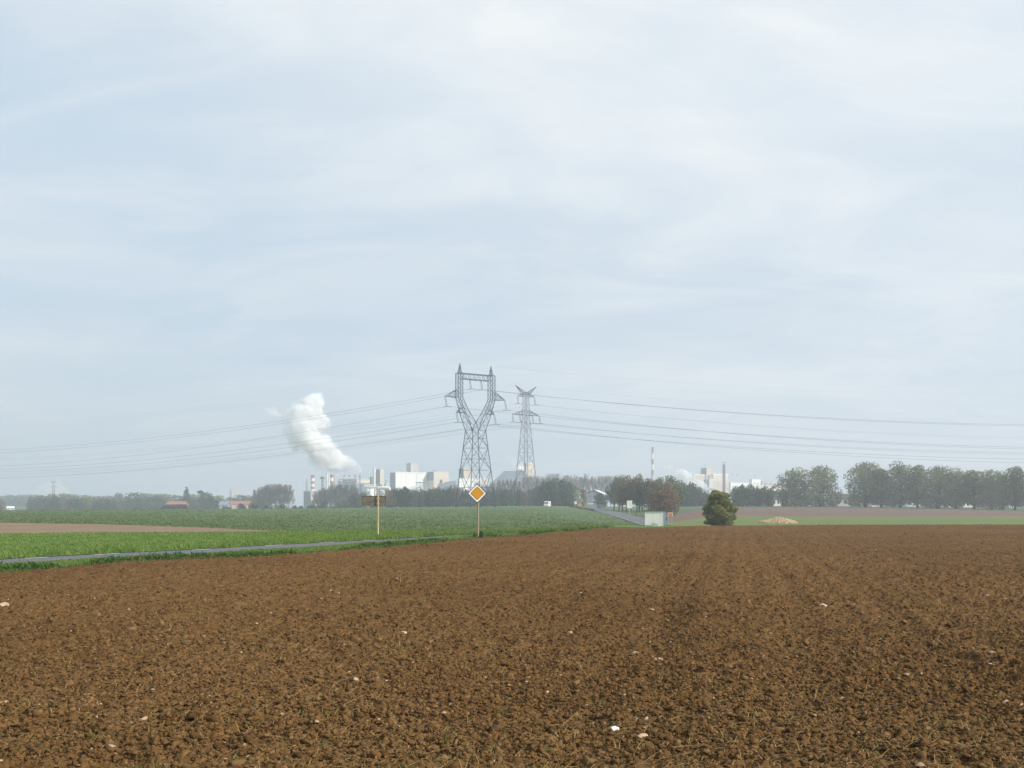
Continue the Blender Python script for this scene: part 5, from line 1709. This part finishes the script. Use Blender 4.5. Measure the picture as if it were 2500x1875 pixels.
d_ = 52.0
k_ = d_ / FPX
gp = on_ground(923.2, d_)
t = thing('direction_sign', 'grey back of a two panel direction sign on a yellowish post', 'road sign', gp, math.radians(-3))
zr_ = lambda row: row_z(row, d_) - gp.z
MB().beam((0, -.03, -.3), (0, -.03, zr_(1207.5)), .046, 12).build('post', m_post_y, t)
for r0, r1, xl, xr, tip in ((1211.3, 1223.6, -42, 19.5, .0), (1224.8, 1235.2, -41, 19.5, .0)):
    za_, zb_ = zr_(r1), zr_(r0)
    xl *= k_; xr *= k_
    zm = (za_ + zb_) / 2
    poly = [(xl + .05, za_), (xr - .03, za_), (xr, za_ + .03), (xr, zb_ - .03), (xr - .03, zb_), (xl + .05, zb_), (xl, zb_ - .05), (xl, za_ + .05)]
    p_o = MB().prism(poly, .03, .045).build('panel', m_sign_back, t)
    rim = MB()
    n_ = len(poly)
    for i in range(n_):
        a, b = poly[i], poly[(i + 1) % n_]
        rim.beam((a[0], .012, a[1]), (b[0], .012, b[1]), .016)
    rim.build('rim', m_backrim, p_o)
    MB().box(xl + .06, xr - .06, .012, .028, zm - .018, zm + .018).build('stiffener', m_sign_back, p_o)
    MB().box(-.09, .09, -.085, .004, zm - .03, zm + .03).build('clamp', m_rim, t)

# ------------------------------------------------------------------ shelter beside the country road
m_panel = M_plain('shelter_panel', (.84, .82, .79), (.76, .745, .72), .8, rough=.6, streak=.3)
m_panel_rim = M_plain('shelter_frame', (.80, .78, .73), (.70, .69, .64), 2, rough=.6)
m_blue_side = M_plain('shelter_blue_side', (.115, .155, .235), (.085, .12, .19), 1.2, rough=.5)  # blue paint of the side wall itself
m_roof_dark = M_plain('shelter_roof', (.045, .042, .045), (.09, .085, .08), 2, rough=.8)
m_scrawl = M_plain('scrawl', (.74, .74, .78), (.30, .30, .36), 9, rough=.6)
d_ = 134.0
gp = on_ground(1597, d_)
th_ = math.radians(-18)
t = thing('bus_shelter', 'small grey white roadside shelter with a dark flat roof and blue side', 'bus shelter', (gp.x, gp.y, gp.z), th_)
k_ = d_ / FPX
W2 = 45 * k_ / math.cos(abs(th_)) * .93 / 2
H2 = row_z(1248.2, d_) - gp.z
DP = 2.7
MB().box(-W2, W2, -.05, .05, .0, H2).build('back_wall', m_panel, t)
fr = MB()
fr.box(-W2 - .02, -W2 + .12, -.075, -.052, .0, H2).box(W2 - .10, W2 + .02, -.075, -.052, .0, H2).box(-W2 + .121, W2 - .101, -.075, -.052, H2 - .12, H2)
fr.build('frame', m_panel_rim, t)
MB().box(W2 - .04, W2 + .05, .052, DP, .0, H2 - .05).build('side_wall', m_blue_side, t)
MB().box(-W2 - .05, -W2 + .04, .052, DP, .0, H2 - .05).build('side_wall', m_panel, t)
v = [(-W2 - .15, -.18, H2 + .004), (W2 + .15, -.18, H2 + .004), (W2 + .15, DP + .25, H2 - .14), (-W2 - .15, DP + .25, H2 - .14), (-W2 - .15, -.18, H2 + .13), (W2 + .15, -.18, H2 + .13), (W2 + .15, DP + .25, H2 - .02), (-W2 - .15, DP + .25, H2 - .02)]
MB().add(v, [(0, 3, 2, 1), (4, 5, 6, 7), (0, 1, 5, 4), (1, 2, 6, 5), (2, 3, 7, 6), (3, 0, 4, 7)]).build('roof', m_roof_dark, t)
MB().box(-W2 + .2, W2 - .2, DP * .3, DP * .3 + .4, .42, .47).build('bench', m_panel, t)
sc_ = MB()
for a, b in (((-.35, .04), (-.05, .42)), ((-.05, .42), (.12, .30)), ((.12, .30), (.55, .18)), ((-.28, .16), (.3, .22)), ((-.1, .42), (-.12, .6)), ((.05, .1), (.4, .1))):
    sc_.box(min(a[0], b[0]), max(a[0], b[0]) + .05, -.056, -.0515, min(a[1], b[1]), max(a[1], b[1]) + .045)
sc_.build('scrawl', m_scrawl, t)
MB().box(W2 + .052, W2 + .12, DP - .5, DP - .1, .75, 1.2).build('timetable_box', m_sign_black, t)

# ------------------------------------------------------------------ small signs along the country road
m_orange = M_plain('sign_orange', (.62, .27, .07), (.54, .23, .06), 3, rough=.5)
m_redsign = M_plain('sign_red', (.62, .07, .06), (.5, .06, .05), 3, rough=.5)
d_ = 150.0
gp = on_ground(1636.5, d_)
t = thing('orange_sign', 'small panel sign, orange above and red below, beside the shelter', 'road sign', gp, math.radians(-6))
k_ = d_ / FPX
z0_, z1_ = row_z(1259.5, d_) - gp.z, row_z(1251.2, d_) - gp.z
for xk in (-4, 4):
    MB().beam((xk * k_, .05, -.2), (xk * k_, .05, z1_ - .03), .03, 8).build('post', m_rim, t)
pn = MB().box(-6.3 * k_, 6.3 * k_, 0, .018, z0_, z1_).build('panel', m_sign_white, t)
MB().box(-5.9 * k_, 5.9 * k_, -.008, -.002, z0_ + .52 * (z1_ - z0_), z1_ - .03).build('orange_field', m_orange, pn)
MB().box(-4.8 * k_, 4.6 * k_, -.008, -.002, z0_ + .03, z0_ + .50 * (z1_ - z0_)).build('red_field', m_redsign, pn)

d_ = 262.0
gp = on_ground(1537, d_)
t = thing('panel_sign', 'white stack of direction panels on a single post beside the country road', 'road sign', gp, math.radians(-4))
k_ = d_ / FPX
zr_ = lambda row: row_z(row, d_) - gp.z
MB().beam((0, .06, -.2), (0, .06, zr_(1222.5)), .07, 8).build('post', m_rim, t)
n_ = 6
for i in range(n_):
    r0 = 1222.2 + (1241.2 - 1222.2) * i / n_; r1 = 1222.2 + (1241.2 - 1222.2) * (i + .86) / n_
    wv = 6.6 if i != 1 else 6.3
    p_o = MB().box(-wv * k_, wv * k_, 0, .03, zr_(r1), zr_(r0)).build('panel', m_sign_white, t)
    MB().box(-wv * k_ * .8, wv * k_ * (.75 - .12 * (i % 3)), -.012, -.003, zr_(r1) + .38 * (zr_(r0) - zr_(r1)), zr_(r1) + .62 * (zr_(r0) - zr_(r1))).build('line_of_lettering', m_panel, p_o)

d_ = 395.0
gp = on_ground(1405.3, d_)
t = thing('white_sign', 'small white square sign on a post at the bend of the country road', 'road sign', gp, 0)
k_ = d_ / FPX
zr_ = lambda row: row_z(row, d_) - gp.z
MB().beam((0, .05, -.2), (0, .05, zr_(1224.5)), .07, 8).build('post', m_rim, t)
p_o = MB().box(-2.7 * k_, 2.7 * k_, 0, .03, zr_(1231), zr_(1224)).build('panel', m_sign_white, t)
MB().box(-2.4 * k_, 2.4 * k_, -.012, -.003, zr_(1227.9), zr_(1227.2)).box(-.25 * k_, .25 * k_, -.012, -.003, zr_(1230.6), zr_(1228.0)).build('divider', m_rim, p_o)
gp = on_ground(1414.5, d_)
t = thing('orange_board', 'orange board standing low beside the small white square sign', 'road sign', gp, math.radians(-10))
zr_ = lambda row: row_z(row, d_) - gp.z
p_o = MB().prism([(-5 * k_, zr_(1235)), (5 * k_, zr_(1235.8)), (5.2 * k_, zr_(1229.6)), (-4.4 * k_, zr_(1231.2))], 0, .05).build('panel', m_orange, t)
MB().beam((-3.5 * k_, .12, -.3), (-3.5 * k_, .12, zr_(1232)), .06, 8).build('post', m_rim, t)
MB().beam((3.5 * k_, .12, -.3), (3.5 * k_, .12, zr_(1231)), .06, 8).build('post', m_rim, t)

# ------------------------------------------------------------------ vehicles
m_car = M_plain('car_paint', (.045, .055, .075), (.04, .05, .07), 1, rough=.25, spec=.5)
m_van = M_plain('van_paint', (.80, .81, .80), (.75, .76, .75), 1, rough=.3, spec=.5)
m_tyre = M_plain('tyre', (.02, .02, .02), (.03, .03, .03), 4, rough=.9)
m_win = M_plain('vehicle_glass', (.03, .04, .05), (.04, .05, .06), 1, rough=.1, spec=.6)
m_lamp = M_plain('lamp_lens', (.55, .56, .55), (.45, .46, .45), 4, rough=.15, spec=.6)
m_plate = M_plain('plate', (.7, .7, .66), (.6, .6, .56), 4, rough=.5)


def wheel(t, x, y, r, wd):
    o_ = MB().lathe([(r * .94, -wd / 2), (r, -wd / 2 + .03), (r, wd / 2 - .03), (r * .94, wd / 2)], n=16).xform(Matrix.Rotation(math.pi / 2, 4, 'Y')).xform(Matrix.Translation((x, y, r))).build('wheel', m_tyre, t)
    MB().lathe([(r * .58, -wd / 2 - .01), (r * .58, wd / 2 + .01)], n=12).xform(Matrix.Rotation(math.pi / 2, 4, 'Y')).xform(Matrix.Translation((x, y, r))).build('rim', m_rim, o_)


def loft(rings):
    """closed skin through rings of equal length"""
    mb_ = MB()
    n = len(rings[0])
    vs = [v for r in rings for v in r]
    fs = [(i * n + k, i * n + (k + 1) % n, (i + 1) * n + (k + 1) % n, (i + 1) * n + k) for i in range(len(rings) - 1) for k in range(n)]
    fs += [tuple(range(n - 1, -1, -1)), tuple(range((len(rings) - 1) * n, len(rings) * n))]
    return mb_.add(vs, fs)


def car_ring(y, hw, zlo, zhi, tw):
    return [(-hw * .96, y, zlo), (hw * .96, y, zlo), (hw, y, zlo + .3 * (zhi - zlo)), (hw * tw, y, zhi), (-hw * tw, y, zhi), (-hw, y, zlo + .3 * (zhi - zlo))]


d_ = 366.0
gp = on_ground(1465.5, d_, .13)
t = thing('dark_car', 'dark car driving away on the country road', 'car', gp, math.radians(12))
loft([car_ring(-2.05, .78, .32, .85, .9), car_ring(-1.95, .84, .25, .95, .93), car_ring(-1.2, .87, .22, .96, .95), car_ring(.9, .87, .22, .95, .95), car_ring(1.9, .80, .26, .78, .92), car_ring(2.08, .70, .34, .66, .9)]).build('body', m_car, t)
loft([[(-.80, -1.75, .962), (.80, -1.75, .962), (.80, 1.05, .962), (-.80, 1.05, .962)], [(-.62, -1.15, 1.44), (.62, -1.15, 1.44), (.62, .15, 1.46), (-.62, .15, 1.46)]]).build('cabin', m_win, t)
MB().box(-.63, .63, -1.18, .18, 1.462, 1.50).build('roof', m_car, t)
for sx in (-1, 1):
    for y in (-1.3, 1.25):
        wheel(t, sx * .78, y, .31, .2)
    MB().box(sx * .70 - .1, sx * .70 + .1, -2.07, -2.0, .66, .82).build('tail_light', m_redsign, t)
MB().box(-.26, .26, -2.085, -2.055, .48, .58).build('number_plate', m_plate, t)

d_ = 405.0
gp = on_ground(1336, d_)
t = thing('white_van', 'white van with a dark windscreen coming over the crest by the slender pylon', 'van', gp, math.radians(-14))
k_ = d_ / FPX
zt_ = row_z(1223.8, d_) - gp.z
H_v = 2.45
up_ = zt_ - H_v
vr = lambda y, hw, zlo, zhi, tw=.94: [(-hw, y, zlo + up_), (hw, y, zlo + up_), (hw * 1.02, y, zlo + up_ + .5 * (zhi - zlo)), (hw * tw, y, zhi + up_), (-hw * tw, y, zhi + up_), (-hw * 1.02, y, zlo + up_ + .5 * (zhi - zlo))]
loft([vr(-2.5, .92, .45, 1.15), vr(-2.35, 1.02, .35, 1.30), vr(-1.35, 1.06, .30, 2.2), vr(-1.0, 1.06, .30, 2.40), vr(2.6, 1.06, .30, 2.45), vr(2.7, 1.02, .35, 2.38)]).build('body', m_van, t)
MB().add([(-.92, -2.30, 1.36 + up_), (.92, -2.30, 1.36 + up_), (.86, -1.40, 2.12 + up_), (-.86, -1.40, 2.12 + up_), (-.92, -2.36, 1.40 + up_), (.92, -2.36, 1.40 + up_), (.86, -1.46, 2.16 + up_), (-.86, -1.46, 2.16 + up_)], [(4, 5, 6, 7), (0, 1, 5, 4), (1, 2, 6, 5), (2, 3, 7, 6), (3, 0, 4, 7), (0, 3, 2, 1)]).build('windscreen', m_win, t)
for sx in (-1, 1):
    MB().box(sx * .74 - .14, sx * .74 + .14, -2.53, -2.40, .86 + up_, 1.06 + up_).build('headlight', m_lamp, t)
    MB().box(sx * 1.20 - .12, sx * 1.20 + .12, -1.75, -1.65, 1.35 + up_, 1.72 + up_).build('mirror', m_sign_black, t)
    for y in (-1.65, 1.6):
        o_ = len(bpy.data.objects)
        wheel(t, sx * .93, y, .36, .24)
for o_ in t.children:
    if o_.name.startswith('wheel'):
        o_.location.z += up_
MB().box(-.55, .55, -2.54, -2.49, .66 + up_, .82 + up_).build('grille', m_sign_black, t)

# ------------------------------------------------------------------ hangar and houses
m_hangar = M_plain('hangar_sheet', (.30, .345, .39), (.25, .29, .33), .6, rough=.6, streak=.2)
m_tile_red = M_plain('red_roof_tiles', (.38, .155, .11), (.31, .125, .09), .8, rough=.85)
m_tile_pink = M_plain('faded_red_roof', (.36, .145, .125), (.30, .12, .105), .6, rough=.85)
m_tile_dark = M_plain('dark_roof_tiles', (.105, .085, .095), (.075, .062, .07), .8, rough=.85)
m_plaster = M_plain('white_plaster', (.78, .75, .69), (.68, .65, .60), .8, rough=.85)
m_wall_br = M_plain('house_brick', (.34, .20, .15), (.27, .16, .12), .8, rough=.9)


def gable(name, label, px, wpx, d, eave, ridge, base, roof_m, wall_m, rz=0.0, depth=8.0, group=None, windows_=3, chim=1, over=.4, win_m=m_dark, cat='house'):
    """a house whose ridge runs along its length"""
    gp = P(px, base, d)
    t = thing(name, label, cat, gp, rz, group)
    k = d / FPX
    L = wpx * k / 2 / math.cos(rz) * .97
    ze, zr = row_z(eave, d) - gp.z, row_z(ridge, d) - gp.z
    hy = depth / 2
    v = [(-L, 0, 0), (L, 0, 0), (L, depth, 0), (-L, depth, 0), (-L, 0, ze), (L, 0, ze), (L, depth, ze), (-L, depth, ze), (-L, hy, zr - .15), (L, hy, zr - .15)]
    MB().add(v, [(0, 1, 5, 4), (2, 3, 7, 6), (1, 2, 6, 9, 5), (3, 0, 4, 8, 7)]).build('wall', wall_m, t)
    s = (zr - ze) / hy
    rf = MB()
    for sg in (0, 1):
        y0, y1 = (-over, hy) if sg == 0 else (depth + over, hy)
        zz0 = ze - over * s
        rf.add([(-L - over, y0, zz0), (L + over, y0, zz0), (L + over, y1, zr), (-L - over, y1, zr), (-L - over, y0, zz0 + .16), (L + over, y0, zz0 + .16), (L + over, y1, zr + .16), (-L - over, y1, zr + .16)],
               [(0, 3, 2, 1), (4, 5, 6, 7), (0, 1, 5, 4), (1, 2, 6, 5), (2, 3, 7, 6), (3, 0, 4, 7)])
    r_o = rf.build('roof', roof_m, t)
    for c in range(chim):
        xc = -L * .6 + 1.2 * L * c
        MB().box(xc - .35, xc + .35, hy - .3, hy + .3, zr - .3, zr + 1.1).build('chimney', m_wall_br, r_o)
    for q in range(windows_):
        xc = -L + 2 * L * (q + .5) / windows_
        ww = min(.65, L / windows_ * .5)
        w_o = MB().box(xc - ww, xc + ww, -.05, -.004, ze * .35, ze * .80).build('window', win_m, t)
        MB().box(xc - ww - .08, xc + ww + .08, -.10, -.004, ze * .35 - .12, ze * .35 - .003).build('sill', m_plaster, w_o)
    return t


gable('long_barn_house', 'long building with a faded red roof, half hidden by bushes', 586, 60, 640, 1231.5, 1223.5, 1246, m_tile_pink, m_beige, math.radians(6), 10, 'buildings at the edge of the wood', 4, 0, cat='building', win_m=m_slate)
gable('grey_barn_house', 'blue grey gabled shed touching the long red roof', 545, 20, 632, 1233, 1224.5, 1246, m_bluegrey, m_hangar, math.radians(6), 10, 'buildings at the edge of the wood', 1, 0, cat='building')
gable('red_roof_house', 'house with an orange red roof among the trees of the wood', 427, 44, 600, 1231, 1224.5, 1246, m_tile_red, m_wall_br, math.radians(-4), 8, 'buildings at the edge of the wood', 3, 1)
gable('white_house', 'tiny bright white house in the meadow gap of the wood', 25.5, 14, 720, 1240, 1236.5, 1246, m_white, m_plaster, math.radians(25), 5, 'buildings at the edge of the wood', 2, 0)
gable('white_house', 'white house with a steep dark roof before the first large tree', 1886, 40, 440, 1218.5, 1199.5, 1236, m_tile_dark, m_plaster, math.radians(8), 9, 'white houses behind the large trees', 4, 1)
gable('white_house', 'long white house under the broad second large tree', 1968, 58, 436, 1223, 1209, 1236, m_tile_dark, m_plaster, math.radians(4), 9, 'white houses behind the large trees', 5, 1)
gable('white_house', 'white house filling the gap between the second and third large trees', 2056, 30, 440, 1218, 1206, 1236, m_tile_dark, m_plaster, math.radians(-20), 8, 'white houses behind the large trees', 2, 1)
gable('white_house', 'brick roofed white house behind the fourth large tree', 2140, 26, 436, 1221, 1210, 1237, m_tile_red, m_plaster, math.radians(14), 8, 'white houses behind the large trees', 2, 1)
gable('white_house', 'white house glimpsed between the fifth and sixth large trees', 2228, 24, 428, 1222, 1212, 1238, m_tile_dark, m_plaster, math.radians(-12), 8, 'white houses behind the large trees', 2, 1)
gable('white_house', 'bright white gabled house between the seventh and eighth large trees', 2318, 16, 415, 1224, 1214, 1239, m_tile_red, m_plaster, math.radians(30), 7, 'white houses behind the large trees', 1, 1)
gable('white_house', 'low white house behind the eighth and ninth large trees', 2363, 30, 420, 1224, 1215, 1239, m_tile_dark, m_plaster, math.radians(5), 8, 'white houses behind the large trees', 3, 1)
gable('white_house', 'pinkish white house behind the last large trees', 2450, 52, 405, 1223, 1212, 1240, m_tile_red, m_plaster, math.radians(3), 8, 'white houses behind the large trees', 4, 1)

d_ = 485.0
gp = on_ground(1452, d_)
t = thing('hangar', 'grey blue gabled hangar between the silvery birch and the dark round tree', 'hangar', gp, math.radians(-10))
k_ = d_ / FPX
zr_ = lambda row: row_z(row, d_) - gp.z
poly = [(-20 * k_, -.2), (20 * k_, -.2), (20 * k_, zr_(1206)), (0, zr_(1197.6)), (-20 * k_, zr_(1203))]
MB().prism(poly, 0, 24).build('wall', m_hangar, t)
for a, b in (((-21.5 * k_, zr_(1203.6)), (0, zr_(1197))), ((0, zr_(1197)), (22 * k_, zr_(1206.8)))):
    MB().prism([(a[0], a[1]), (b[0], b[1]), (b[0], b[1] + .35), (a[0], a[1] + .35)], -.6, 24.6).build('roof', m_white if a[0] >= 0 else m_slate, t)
for xk, zt_ in ((-11, 1202.5), (0, 1200), (11, 1205)):
    MB().box(xk * k_ - .18, xk * k_ + .18, -.14, -.004, -.1, zr_(zt_)).build('post', m_bluegrey, t)
MB().box(-20 * k_, 20 * k_, -.20, -.145, zr_(1212) - .2, zr_(1212) + .2).build('rail', m_bluegrey, t)
t = thing('white_barrier', 'low white barrier along the foot of the grey blue hangar', 'barrier', on_ground(1441, 462), math.radians(-3))
k_ = 462 / FPX
zr_ = lambda row: row_z(row, 462) - t.location.z
MB().box(-13 * k_, 13 * k_, 0, .12, zr_(1230.6), zr_(1228.8)).build('rail', m_sign_white, t)
for xk in (-12, -6, 0, 6, 12):
    MB().box(xk * k_ - .08, xk * k_ + .08, .125, .28, -.2, zr_(1229.2)).build('post', m_rim, t)

# ------------------------------------------------------------------ heap of beets and the pale track beside it
m_beet = M_leaf('beet_skin', [(.30, .215, .125), (.38, .28, .165), (.47, .36, .22), (.34, .245, .145)], 0.0, 2)
d_ = 158.0
gp = on_ground(1899, d_)
k_ = d_ / FPX
r_ = np.random.default_rng(77)
n_ = 2600
Lx, Ly, Hh = 46 * k_, 2.6, row_z(1264.3, d_) - gp.z


def heap_h(x, y):
    e = np.clip(1 - np.abs(x / Lx) ** 1.7 - (y / Ly) ** 2, 0, 1) ** .75
    return Hh * e * (.86 + .22 * np.sin(x * 1.7 + 1) * np.sin(x * .6 + 2))


x_ = r_.uniform(-Lx, Lx, n_); y_ = r_.uniform(-Ly, Ly, n_)
ok = heap_h(x_, y_) > .02
x_, y_ = x_[ok], y_[ok]
v0, f0 = ico(1)
v0 = v0 * np.array([.62, .62, 1.0]) * (1 - .25 * v0[:, 2:3])
s_ = r_.uniform(.10, .24, len(x_))
Q = r_.standard_normal((len(x_), 3, 3))
Q = np.linalg.qr(Q)[0]
VV = np.einsum('nij,kj->nki', Q, v0) * s_[:, None, None] + np.stack([x_, y_, heap_h(x_, y_) - .03 + r_.uniform(-.08, .10, len(x_))], -1)[:, None]
FF = f0[None] + (np.arange(len(x_)) * len(v0))[:, None, None]
hx, hy_ = np.meshgrid(np.linspace(-Lx, Lx, 40), np.linspace(-Ly, Ly, 24))
t = thing('beet_heap', 'long heap of pale tan beets at the far edge of the ploughed field', 'beet heap', gp)
i_, j_ = np.meshgrid(np.arange(23), np.arange(39), indexing='ij'); q = (i_ * 40 + j_).ravel()
mesh_np('heap_core', np.stack([hx, hy_, heap_h(hx, hy_) - .16], -1).reshape(-1, 3), np.stack([q, q + 1, q + 41, q + 40], -1), m_tan, t)
o_ = mesh_np('beets', VV.reshape(-1, 3), FF.reshape(-1, 3), m_beet, t)
o_['kind'] = 'stuff'

# ------------------------------------------------------------------ haze
hz = MB().box(-2150, 2150, -50, 2340, -14, 165).build('haze', M_vol('haze_air', 0.00068, (.84, .895, 1.0), .3))
tag(hz, kind='stuff')
